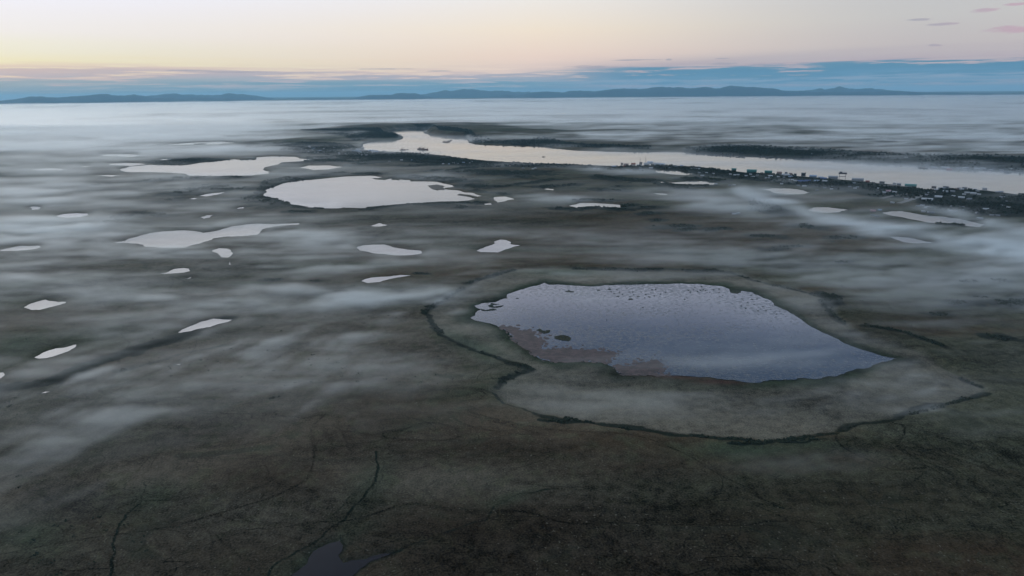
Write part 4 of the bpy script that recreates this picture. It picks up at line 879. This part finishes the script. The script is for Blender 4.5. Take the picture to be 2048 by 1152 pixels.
def put(root, px_, py_, z=None, rot=0.0):
    x, y = at(px_, py_); zz = ground_z(x, y) if z is None else z
    root.location = (x, y, zz); root.rotation_euler = (0, 0, -math.atan2(x, y) + rot)
def root(name, label, cat, group=None):
    e = bpy.data.objects.new(name, None); COL.objects.link(e); return tag(e, label, cat, group)
def cyl(r0, r1, z0, z1, n=8, x0=0, y0=0):
    V = [(x0 + r0 * math.cos(6.2832 * i / n), y0 + r0 * math.sin(6.2832 * i / n), z0) for i in range(n)] + [(x0 + r1 * math.cos(6.2832 * i / n), y0 + r1 * math.sin(6.2832 * i / n), z1) for i in range(n)]
    return V, [list(range(n))[::-1], list(range(n, 2 * n))] + [[i, (i + 1) % n, (i + 1) % n + n, i + n] for i in range(n)]
# stilted tower
t = root('tower', 'dark boxy tower on stilts between the two grey warehouses', 'tower'); put(t, *zC(1680, 215))
mesh_py('cabin', *join(prism(26, 10, 17, 22), prism(8, 8, 22, 25, -6)), MAT['steel'], t)
for sx in (-10, 10):
    for sy in (-4, 4): mesh_py('leg', *prism(1.2, 1.2, 0, 17, sx, sy), MAT['steel'], t)
mesh_py('brace', *join(prism(20, 0.6, 8, 8.8, 0, -4), prism(20, 0.6, 8, 8.8, 0, 4)), MAT['steel'], t)
# dome
t = root('storage_dome', 'round white storage dome in the far village', 'dome'); put(t, *zA(1280, 322))
V = []; F = []
for i in range(5):
    ph = i * math.pi / 2 / 5
    V += [(11 * math.cos(ph) * math.cos(6.2832 * j / 16), 11 * math.cos(ph) * math.sin(6.2832 * j / 16), 4 + 7 * math.sin(ph)) for j in range(16)]
V.append((0, 0, 11))
for i in range(4): F += [[i * 16 + j, i * 16 + (j + 1) % 16, (i + 1) * 16 + (j + 1) % 16, (i + 1) * 16 + j] for j in range(16)]
F += [[64 + j, 64 + (j + 1) % 16, 80] for j in range(16)]
mesh_py('roof', V, F, MAT['roof_white'], t, True); mesh_py('wall', *cyl(11, 11, -0.5, 4, 16), MAT['wall_white'], t)
# masts
def mast(px_, py_, h_, label, z=None, w_=0.8):
    t = root('mast', label, 'mast'); put(t, px_, py_, z)
    mesh_py('pole', *cyl(w_, w_ * 0.5, 0, h_, 6), MAT['steel'], t); mesh_py('crossbar', *prism(h_ * 0.16, 0.5, h_ * 0.72, h_ * 0.72 + 0.8), MAT['steel'], t)
mast(*zB(910, 150), 34, 'tall dark mast over the first big white cannery shed')
mast(*zB(820, 150), 28, 'thin mast beside the orange cannery hall, left of the taller one', w_=0.6)
mast(*zC(1190, 165), 12, 'short lamp mast beside the dark shore block')
mast(*zC(540, 120), 10, 'short mast on the longest green building quay')
# boats
def boat(px_, py_, L, label, group=None, hull='hulld', cab='cabin', rot=0.0, m=True, name='fishing_boat', cat='boat'):
    t = root(name, label, cat, group); put(t, px_, py_, 0.0, rot)
    B_ = L * 0.24; H_ = L * 0.10
    sec = [(-0.5, 0.40), (-0.3, 0.5), (0.1, 0.5), (0.32, 0.34), (0.5, 0.02)]
    V = []; F = []
    for (u, w_) in sec:
        up = H_ * (1 + 1.3 * max(0, u) ** 2 * 2)
        V += [(u * L, -w_ * B_, up), (u * L * 0.94, -w_ * B_ * 0.6, -0.3), (u * L * 0.94, w_ * B_ * 0.6, -0.3), (u * L, w_ * B_, up)]
    for i in range(4):
        a = i * 4; c = a + 4
        F += [[a, c, c + 1, a + 1], [a + 1, c + 1, c + 2, a + 2], [a + 2, c + 2, c + 3, a + 3], [a + 3, c + 3, c, a]]
    F += [[0, 1, 2, 3], [16, 19, 18, 17]]
    mesh_py('hull', V, F, MAT[hull], t)
    mesh_py('deckhouse', *join(prism(L * 0.26, B_ * 0.6, H_ * 0.95, H_ + L * 0.11, -L * 0.14), prism(L * 0.15, B_ * 0.5, H_ + L * 0.11, H_ + L * 0.17, -L * 0.12)), MAT[cab], t)
    if m: mesh_py('mast', *join(cyl(L * 0.01, L * 0.006, H_, H_ + L * 0.36, 6, L * 0.1), prism(L * 0.3, L * 0.012, H_ + L * 0.2, H_ + L * 0.215, L * 0.12)), MAT['steel'], t)
    return t
boat(*z2(662, 321), 42, 'left one of the two touching brown ships near the village shore', hull='hullb', name='ship', cat='ship')
boat(*z2(690, 326), 46, 'right one of the two touching brown ships near the village shore', hull='hullb', rot=0.1, name='ship', cat='ship')
boat(*z2(513, 328), 34, 'tan boat moored close to the village shore', hull='hullb')
boat(*z2(553, 325), 14, 'very small boat right of the moored tan boat')
for i, (bx, by, ln, lb) in enumerate([(858,262,30,'leftmost boat of the anchored group in mid river'),(880,264,30,'second boat of the anchored group in mid river'),(895,256,24,'small boat above the second of the anchored group'),(912,248,22,'upper right boat of the anchored group in mid river'),(880,218,20,'lone boat nearest the far bank behind the anchored group')]):
    boat(*z2(bx, by), ln, lb, 'boats anchored in mid river', hull='hullb' if i < 2 else 'hulld', rot=0.3 * i)
boat(*z2(736, 348), 12, 'upright small boat right below the two brown ships', rot=1.3)
boat(*z2(822, 342), 13, 'small boat with a mast off the wooded near bank', rot=1.4)
boat(*z2(931, 352), 13, 'small masted boat further right off the wooded near bank', rot=1.5)
boat(*z2(1668, 385), 16, 'motor boat running down the river with a long thin wake', m=False, name='motor_boat', cab='cabin')
def wake():
    a, c = at(*z2(1660, 384)), at(*z2(1180, 376)); d = np.array(c) - a; L = np.linalg.norm(d); d /= L; nn = np.array([-d[1], d[0]])
    V = []; F = []
    for i in range(25):
        t_ = i / 24; p = np.array(a) + d * L * t_; w_ = 1.2 + 5 * t_
        V += [(*(p + nn * w_), 0.02), (*(p + nn * w_ * 0.3), 0.22 * (1 - t_) + 0.03), (*(p - nn * w_ * 0.3), 0.22 * (1 - t_) + 0.03), (*(p - nn * w_), 0.02)]
    for i in range(24):
        for k_ in range(3): F.append([i * 4 + k_, i * 4 + k_ + 1, i * 4 + k_ + 5, i * 4 + k_ + 4])
    tag(mesh_py('wake', V, F, MAT['dark']), 'long thin wake trailing behind the motor boat', 'wake', kind='structure')
wake()
boat(*z4(925, 240), 16, 'dark masted boat off the far bluff, left of the boat pair', rot=1.2)
boat(*z4(1110, 258), 22, 'left boat of the pair off the far settlement', rot=0.1, m=False)
boat(*z4(1140, 262), 20, 'right boat of the pair off the far settlement', rot=0.0, m=False)
boat(*z4(80, 190), 12, 'tiny boat off the far bank opposite the green cannery', rot=1.2)
boat(1561, 319, 13, 'tiny boat in the river above the green cannery', rot=1.2)
boat(1474, 315, 13, 'tiny boat close under the far scrub bank', rot=0.2)
# roads
def strip(P, w_, label):
    G = fractal(ground(P), False, 0.03, seed=int(P[0][0])); V = []; F = []
    D_ = []
    for i, (a, c) in enumerate(zip(G[:-1], G[1:])):
        L = math.hypot(c[0] - a[0], c[1] - a[1]); n = max(1, int(L / 12))
        D_ += [(a[0] + (c[0] - a[0]) * k_ / n, a[1] + (c[1] - a[1]) * k_ / n) for k_ in range(n)]
    D_.append(G[-1]); D_ = np.array(D_)
    T = np.gradient(D_, axis=0); T /= np.linalg.norm(T, axis=1)[:, None] + 1e-9; N = np.stack([-T[:, 1], T[:, 0]], 1)
    Lf, Rt = D_ + N * w_ / 2, D_ - N * w_ / 2
    z = np.maximum(np.maximum(heights(Lf[:, 0], Lf[:, 1]), heights(Rt[:, 0], Rt[:, 1])), heights(D_[:, 0], D_[:, 1])) + 0.5
    n = len(D_)
    V = np.concatenate([np.column_stack([Lf, z]), np.column_stack([Rt, z]), np.column_stack([Lf + N * 2, z - 3]), np.column_stack([Rt - N * 2, z - 3])])
    i = np.arange(n - 1)
    F = np.concatenate([np.stack([i + n, i + n + 1, i + 1, i], 1), np.stack([i, i + 1, i + 2 * n + 1, i + 2 * n], 1), np.stack([i + 3 * n, i + 3 * n + 1, i + n + 1, i + n], 1)])
    tag(mesh_np('road', V, F, MAT['gravel']), label, 'road', kind='structure')
strip([(1762,399),(1785,394),(1815,390)], 12, 'upper gravel road climbing from the mist to the town')
strip([(1797,409),(1830,398),(1850,391),(1870,386)], 14, 'lower gravel road below the big white hall')
strip([zA(955, 268), zA(920, 240), zA(885, 212)], 14, 'pale gravel road slanting up behind the far village')
strip([zD(0, 218), zD(400, 226), zD(640, 234)], 8, 'shore road behind the warehouses')
# ------------------------------------------------------------------ mist and fog (real volumes)
import time; T0 = time.time()
# banks: centre, half sizes, slope (photograph pixels, laid out on the ground), how much the bank veils
ML = [
 (160,462,200,20,-0.03,1.5), (400,452,230,15,-0.04,0.9), (560,462,120,16,0.10,0.6),
 (60,425,170,34,0.0,1.4), (130,390,200,22,0,0.7), (20,520,120,22,0,0.5),
 (640,485,120,20,0.08,0.8), (850,520,160,16,0.05,0.35), 
 (720,592,200,20,0.03,1.25), (850,612,60,16,-0.5,0.9), (560,600,200,22,0.0,0.6), (900,570,90,16,-0.25,0.7),
 (700,540,160,14,-0.02,0.6), (250,590,300,34,0.0,0.7), (330,655,220,22,-0.12,0.5),
 (80,560,160,26,0.0,0.5), (150,790,300,34,-0.28,0.42), (330,735,260,24,-0.25,0.6), (120,890,220,44,-0.3,0.5), (430,850,260,36,-0.30,0.4), (60,1040,140,50,-0.2,0.3),
 (1530,402,70,9,0.34,1.8), (1600,424,70,10,0.30,2.6), (1690,450,90,13,0.26,3.2), (1800,474,110,15,0.22,3.2), (1910,492,110,17,0.18,3.0), (2020,514,120,20,0.14,2.4),
 (1900,436,90,7,0.25,2.4), (1990,458,110,10,0.22,3.0), (1480,425,110,20,0.15,1.4), (1400,398,120,14,0.1,0.6), (1570,360,60,7,0.15,1.0), (1545,382,30,8,0.1,1.0),
 (1310,350,110,11,0.04,1.4), (1215,344,70,9,0.1,1.1), (1140,340,90,6,0.06,0.6), (1090,400,70,7,0.07,1.1),
 (1480,520,260,20,0.02,0.45), (1180,560,160,14,0,0.35), (1900,560,180,22,0.05,0.4),
 (1960,820,180,46,0.15,0.6), (1650,930,160,28,0.0,0.4), (1300,820,260,40,0.0,0.25), (1750,780,160,30,-0.1,0.25), (1500,700,160,20,-0.1,0.4), (1250,590,220,14,0,0.35), (930,640,60,20,0.5,0.35),
 (880,350,90,6,-0.05,0.6), (1000,335,90,4,-0.05,0.6), (640,330,120,8,0,0.6), (560,350,80,10,-0.05,0.5), (430,410,160,16,0.0,0.5),
 (140,330,260,14,0.0,1.1), (180,300,300,9,0.0,1.2), (60,350,160,10,0.03,0.8), (420,302,200,7,0.0,0.8), (500,322,90,5,0,0.4), (200,365,200,10,0,0.6),
 (1350,292,60,6,0.0,1.6), (1080,272,130,9,0.0,1.5), (1250,280,160,7,0.03,1.0), (960,262,60,6,0.1,1.3), (1700,290,260,9,0.03,0.8), (1950,305,160,8,0.03,0.7), (1500,283,200,7,0.02,1.0),
 (700,283,90,4,0,0.9), (620,278,140,6,0,0.9), (730,292,30,4,0,0.8), (1380,308,120,5,0.03,0.6), (1620,325,200,7,0.05,0.35), (2000,400,80,16,0.1,0.7), (1900,350,160,10,0.06,0.3),
 (1750,560,200,24,0.05,0.3), (1350,480,300,24,0.0,0.2), (480,520,220,20,0.02,0.45), (300,505,200,14,0.0,0.4),
 (1420,735,230,14,-0.02,0.9), (1600,718,150,8,-0.08,1.0), (1200,600,160,9,0.02,0.8), (2090,500,160,26,0.15,1.2), (2060,470,120,16,0.2,1.0), (1940,540,160,14,0.05,0.5),
 (720,760,260,40,-0.1,0.22), (620,690,260,30,-0.05,0.3), (1000,470,200,14,0.05,0.3), (900,425,140,10,0.03,0.3),
]
CLEAR = [(120,758,150,11,-0.3,0.8),(310,693,150,9,-0.24,0.8),(1150,292,150,4,0.05,1),(1560,311,190,6,0.06,1),(1960,327,160,7,0.03,1),(700,262,90,3,0,0.8),(900,268,60,6,0.1,1),(1480,241,80,1.5,0,0.7),(1000,262,90,2.5,0,0.7),(1300,268,120,2,0.02,0.6),(1650,262,160,2,0.02,0.6),(250,262,160,2,0,0.5),(400,288,120,3,0,0.6),(80,284,120,2.5,0,0.5),(540,274,110,3,0,0.7),(860,320,260,13,0.05,1),(1130,331,160,9,0.03,1),(1480,346,330,12,0.07,1),(1780,378,200,16,0.08,0.9),(1960,412,150,20,0.05,0.8),(740,385,230,34,0.02,1),(430,332,190,18,-0.03,0.9),(640,300,110,14,0,1),(375,323,90,6,0,1),(760,272,40,8,0,0.9),(1050,445,420,26,0,1.0),(1100,365,200,16,0,0.6),(250,362,130,9,0,0.5),(420,392,110,10,0,0.6),(280,430,90,9,0,0.8),(250,535,240,12,-0.05,0.8),(640,660,300,16,-0.05,0.6),(80,700,160,24,-0.15,0.7),(420,475,180,16,-0.08,0.7)]
def project(x, y, z=0.0):
    P = np.stack([x, y, np.full(x.shape, z - CAM_H)], -1) @ M3
    return 1024 - FPX * P[..., 0] / P[..., 2], 576 + FPX * P[..., 1] / P[..., 2]
def veil(x, y):
    """optical depth of the mist along a slanting look, as a map over the ground"""
    r = np.hypot(x, y)
    lr_ = np.clip(np.log(np.maximum(r, 1) / 900.0) / math.log(2.6), 0, 3.999)
    LV = [42.0, 100.0, 240.0, 560.0, 1300.0]
    def multi(fn):
        """the same kind of noise at fixed world sizes, coarser with distance"""
        out = np.zeros(x.shape)
        for k_, L_ in enumerate(LV):
            w_ = np.clip(1 - np.abs(lr_ - k_), 0, 1)
            if w_.max() > 0: out += w_ * fn(L_, k_ * 50) / np.sqrt(w_ ** 2 + (1 - w_) ** 2 + 1e-6) if False else w_ * fn(L_, k_ * 50)
        return out
    wx = multi(lambda L_, k_: (fbm(x / (L_ * 5), y / (L_ * 4), 1, 4, 201 + k_) - 0.5) * L_ * 3.2)
    wy = multi(lambda L_, k_: (fbm(x / (L_ * 4), y / (L_ * 3.5), 1, 4, 231 + k_) - 0.5) * L_ * 3.0)
    X_, Y_ = x + wx * 0.55, y + wy * 0.55
    T = np.zeros(x.shape)
    for (cx, cy, rx, ry, sl, t) in ML:
        x0, y0 = at(cx, cy); x1, y1 = at(cx + rx, cy + sl * rx); xa, ya = at(cx - rx, cy - sl * rx); x2, y2 = at(cx, cy + ry); x3, y3 = at(cx, cy - ry)
        mx, my = (x1 + xa) / 2, (y1 + ya) / 2; ux, uy = (x1 - xa) / 2, (y1 - ya) / 2; vx, vy = (x3 - x2) / 2, (y3 - y2) / 2
        R_ = 2.4 * (math.hypot(ux, uy) + math.hypot(vx, vy))
        k = np.where((np.abs(X_ - mx) < R_) & (np.abs(Y_ - my) < R_))
        dx, dy = X_[k] - mx, Y_[k] - my; det = ux * vy - uy * vx
        a = (dx * vy - dy * vx) / det; c = (ux * dy - uy * dx) / det
        # sharper on the near side, feathered behind
        c = np.where(c < 0, c * 1.25, c * 0.85)
        T[k] += t * np.exp(-1.1 * (a * a + c * c))
    PX, PY = project(x, np.maximum(y, 150.0))
    s1 = multi(lambda L_, k_: 0.46 * fbm(X_ / (L_ * 7), (Y_ - 0.12 * X_) / (L_ * 2.4), 1, 5, 301 + k_) + 0.32 * fbm(X_ / (L_ * 2.6), (Y_ - 0.1 * X_) / (L_ * 0.9), 1, 4, 361 + k_) + 0.22 * fbm(X_ / (L_ * 0.9), (Y_ - 0.25 * X_) / (L_ * 0.35), 1, 3, 391 + k_))
    s2 = multi(lambda L_, k_: fbm(X_ / (L_ * 14), Y_ / (L_ * 5), 1, 4, 331 + k_))
    # thin mist nearly everywhere in the middle distance
    band = sm(PY, 950, 560) * 0.07 + sm(PY, 620, 330) * 0.05 + 0.42 * sm(PX, 1100, 100) * sm(PY, 930, 600) + 0.22 * sm(PX, 1200, 1900) * sm(PY, 900, 500)
    u = np.array(at(430, 700)) - np.array(at(170, 795)); u /= np.hypot(*u)
    al, ac = X_ * u[0] + Y_ * u[1], -X_ * u[1] + Y_ * u[0]
    sd_ = multi(lambda L_, k_: 0.58 * fbm(al / (L_ * 7), ac / (L_ * 1.5), 1, 5, 701 + k_) + 0.26 * fbm(al / (L_ * 3), ac / (L_ * 0.6), 1, 4, 731 + k_) + 0.16 * fbm(al / (L_ * 0.9), ac / (L_ * 0.3), 1, 3, 761 + k_))
    md = sm(PX, 900, 560) * sm(PY, 610, 690)
    s1 = s1 * (1 - md) + sd_ * md
    T = 0.82 * T * (0.28 + 1.05 * sm(s1, 0.41, 0.59)) + band * 0.85 * (0.45 + 1.5 * sm(s2 * 0.3 + s1 * 0.7, 0.45, 0.57))
    T = T * (1 - 0.85 * blob_field(x.ravel(), y.ravel(), CLEAR).reshape(x.shape))
    clr = 1 - 0.85 * blob_field(x.ravel(), y.ravel(), CLEAR).reshape(x.shape)
    # the sea of fog
    edge = np.interp(PX, [-400, 0, 350, 560, 700, 850, 1000, 1300, 1600, 2048, 2500], [294, 290, 274, 258, 249, 247, 264, 280, 292, 304, 310])
    st = fbm(x / 900.0, y / 330.0, 1, 5, 401); st2 = fbm(x / 3600.0, y / 1100.0, 1, 4, 431)
    q = (edge - PY) / 30.0 + (st2 - 0.5) * 2.2
    deep = sm(q, -0.7, 1.2); wide = sm(q, -2.6, 0.1) * clr
    T = T + 4.5 * deep * (0.5 + 0.8 * sm(st, 0.3, 0.6)) * (0.1 + 0.9 * clr) + 2.6 * wide * sm(st * 0.6 + s1 * 0.4, 0.42, 0.62)
    xx, yy = x.ravel(), y.ravel()
    dw = np.full(xx.shape, 60.0)
    for (_, _, P, _) in WATER: dw = np.minimum(dw, sdf_in(xx, yy, P, 30.0, 60.0))
    dr_ = sdf_in(xx, yy, RIVP, 30.0, 60.0); dr_ = np.where(project(xx, np.maximum(yy, 150))[0] < 1250, dr_ * 3 - 10, dr_); dw = np.minimum(dw, dr_)
    return T * (0.28 + 0.72 * sm(dw, -8, 30)).reshape(x.shape)
def volume_grid(name, x0, x1, nx, y0, y1, ny, nz, top, step, label, g=0.5, fade_far=None, col=(0.92, 0.975, 0.99)):
    xs = np.linspace(x0, x1, nx); ys = np.linspace(y0, y1, ny)
    Xg, Yg = np.meshgrid(xs, ys)
    T = veil(Xg, Yg)
    r = np.hypot(Xg, Yg); sin_e = CAM_H / np.sqrt(r * r + CAM_H ** 2)
    hgt = np.clip(5 + 0.0042 * r, 6, 60)                       # height of the mist, metres
    hgt = hgt * (0.7 + 0.6 * fbm(Xg, Yg, 40 + 0.05 * 2000, 3, 501)) * np.clip(0.6 + 0.5 * T, 0.6, 1.3)
    D = T * sin_e / (hgt * 0.62)
    if fade_far: D = D * sm(r, fade_far, fade_far - 700)
    D = np.where(T < 0.03, 0, D)
    me = bpy.data.meshes.new(name); V = np.stack([Xg.ravel(), Yg.ravel(), np.zeros(nx * ny)], 1).astype(np.float32)
    me.vertices.add(nx * ny); me.vertices.foreach_set('co', V.ravel())
    for nm, arr in (('dens', D), ('hgt', hgt)):
        a = me.attributes.new(nm, 'FLOAT', 'POINT'); a.data.foreach_set('value', arr.ravel().astype(np.float32))
    o = bpy.data.objects.new(name, me); COL.objects.link(o)
    m, nb = newmat(name)
    v = nb.n('ShaderNodeVolumePrincipled'); v.inputs['Color'].default_value = (*col, 1); v.inputs['Anisotropy'].default_value = g
    v.inputs['Density'].default_value = 1.0; v.inputs['Density Attribute'].default_value = 'density'
    m.cycles.volume_step_rate = step
    finish(m, nb, None, None, v.outputs[0]); me.materials.append(m)
    gt = bpy.data.node_groups.new(name + '_fill', 'GeometryNodeTree')
    gt.interface.new_socket('Geometry', in_out='INPUT', socket_type='NodeSocketGeometry'); gt.interface.new_socket('Geometry', in_out='OUTPUT', socket_type='NodeSocketGeometry')
    nb = NB(gt); gi = nb.n('NodeGroupInput'); go = nb.n('NodeGroupOutput')
    pos = nb.n('GeometryNodeInputPosition').outputs[0]; PX, PY, PZ = nb.xyz(pos)
    ix = nb.m('MINIMUM', nb.m('MAXIMUM', nb.m('ROUND', nb.m('MULTIPLY', nb.m('SUBTRACT', PX, x0), (nx - 1) / (x1 - x0))), 0), nx - 1)
    iy = nb.m('MINIMUM', nb.m('MAXIMUM', nb.m('ROUND', nb.m('MULTIPLY', nb.m('SUBTRACT', PY, y0), (ny - 1) / (y1 - y0))), 0), ny - 1)
    f2i = nb.n('FunctionNodeFloatToInt', rounding_mode='ROUND'); nb.t.links.new(nb.m('MULTIPLY_ADD', iy, float(nx), ix), f2i.inputs[0])
    vals = []
    for nm in ('dens', 'hgt'):
        na = nb.n('GeometryNodeInputNamedAttribute', data_type='FLOAT'); na.inputs['Name'].default_value = nm
        si = nb.n('GeometryNodeSampleIndex', data_type='FLOAT', domain='POINT')
        nb.t.links.new(gi.outputs[0], si.inputs['Geometry']); nb.t.links.new(na.outputs[0], si.inputs['Value']); nb.t.links.new(f2i.outputs[0], si.inputs['Index'])
        vals.append(si.outputs[0])
    # dense near the ground, ragged and thin on top
    bil = nb.noise(nb.scalev(pos, (1 / ((x1 - x0) / nx * 18), 1 / ((y1 - y0) / ny * 6), 1 / 16.0)), 1.0, 3.0, 0.6)
    tz = nb.m('DIVIDE', PZ, nb.m('MULTIPLY', vals[1], nb.ss(bil, 0.3, 0.7, 0.6, 1.45, False)))
    prof = nb.m('MULTIPLY', nb.ss(tz, 0.15, 1.0, 1.0, 0.0), nb.ss(bil, 0.25, 0.6, 0.65, 1.1, False))
    vc = nb.n('GeometryNodeVolumeCube')
    nb.t.links.new(nb.m('MULTIPLY', vals[0], prof), vc.inputs['Density'])
    vc.inputs['Background'].default_value = 0.0
    vc.inputs['Min'].default_value = (x0, y0, -2.0); vc.inputs['Max'].default_value = (x1, y1, top)
    vc.inputs['Resolution X'].default_value = nx; vc.inputs['Resolution Y'].default_value = ny; vc.inputs['Resolution Z'].default_value = nz
    smt = nb.n('GeometryNodeSetMaterial'); smt.inputs['Material'].default_value = m
    nb.t.links.new(vc.outputs[0], smt.inputs[0]); nb.t.links.new(smt.outputs[0], go.inputs[0])
    md = o.modifiers.new('fill', 'NODES'); md.node_group = gt
    print(name, nx, ny, nz, float(D.max()), float(T.mean()))
    return tag(o, label, 'mist', kind='stuff')
volume_grid('mist', -1500, 1500, 620, 250, 1600, 300, 14, 26, 2.0, 'thin mist drifting in streaks over the near tundra and the weedy lake')
volume_grid('mist', -5600, 5600, 800, 1600, 7000, 420, 14, 60, 2.0, 'white and blue mist banks among the ponds and along the river')
volume_grid('fog', -30000, 30000, 1000, 7000, 34500, 460, 14, 95, 6.0, 'sea of pale fog reaching to the foot of the hills', g=0.68, col=(0.925, 0.978, 0.995))
# air
m, nb = newmat('haze'); v = nb.n('ShaderNodeVolumePrincipled'); v.inputs['Color'].default_value = (0.42, 0.78, 1.0, 1)
v.inputs['Density'].default_value = 1.8e-5; v.inputs['Anisotropy'].default_value = 0.2
finish(m, nb, None, None, v.outputs[0])
V, F = prism(240000, 240000, -14, 700)
tag(mesh_py('haze', V, F, m), 'thin blue air over the whole plain', 'haze', kind='stuff')
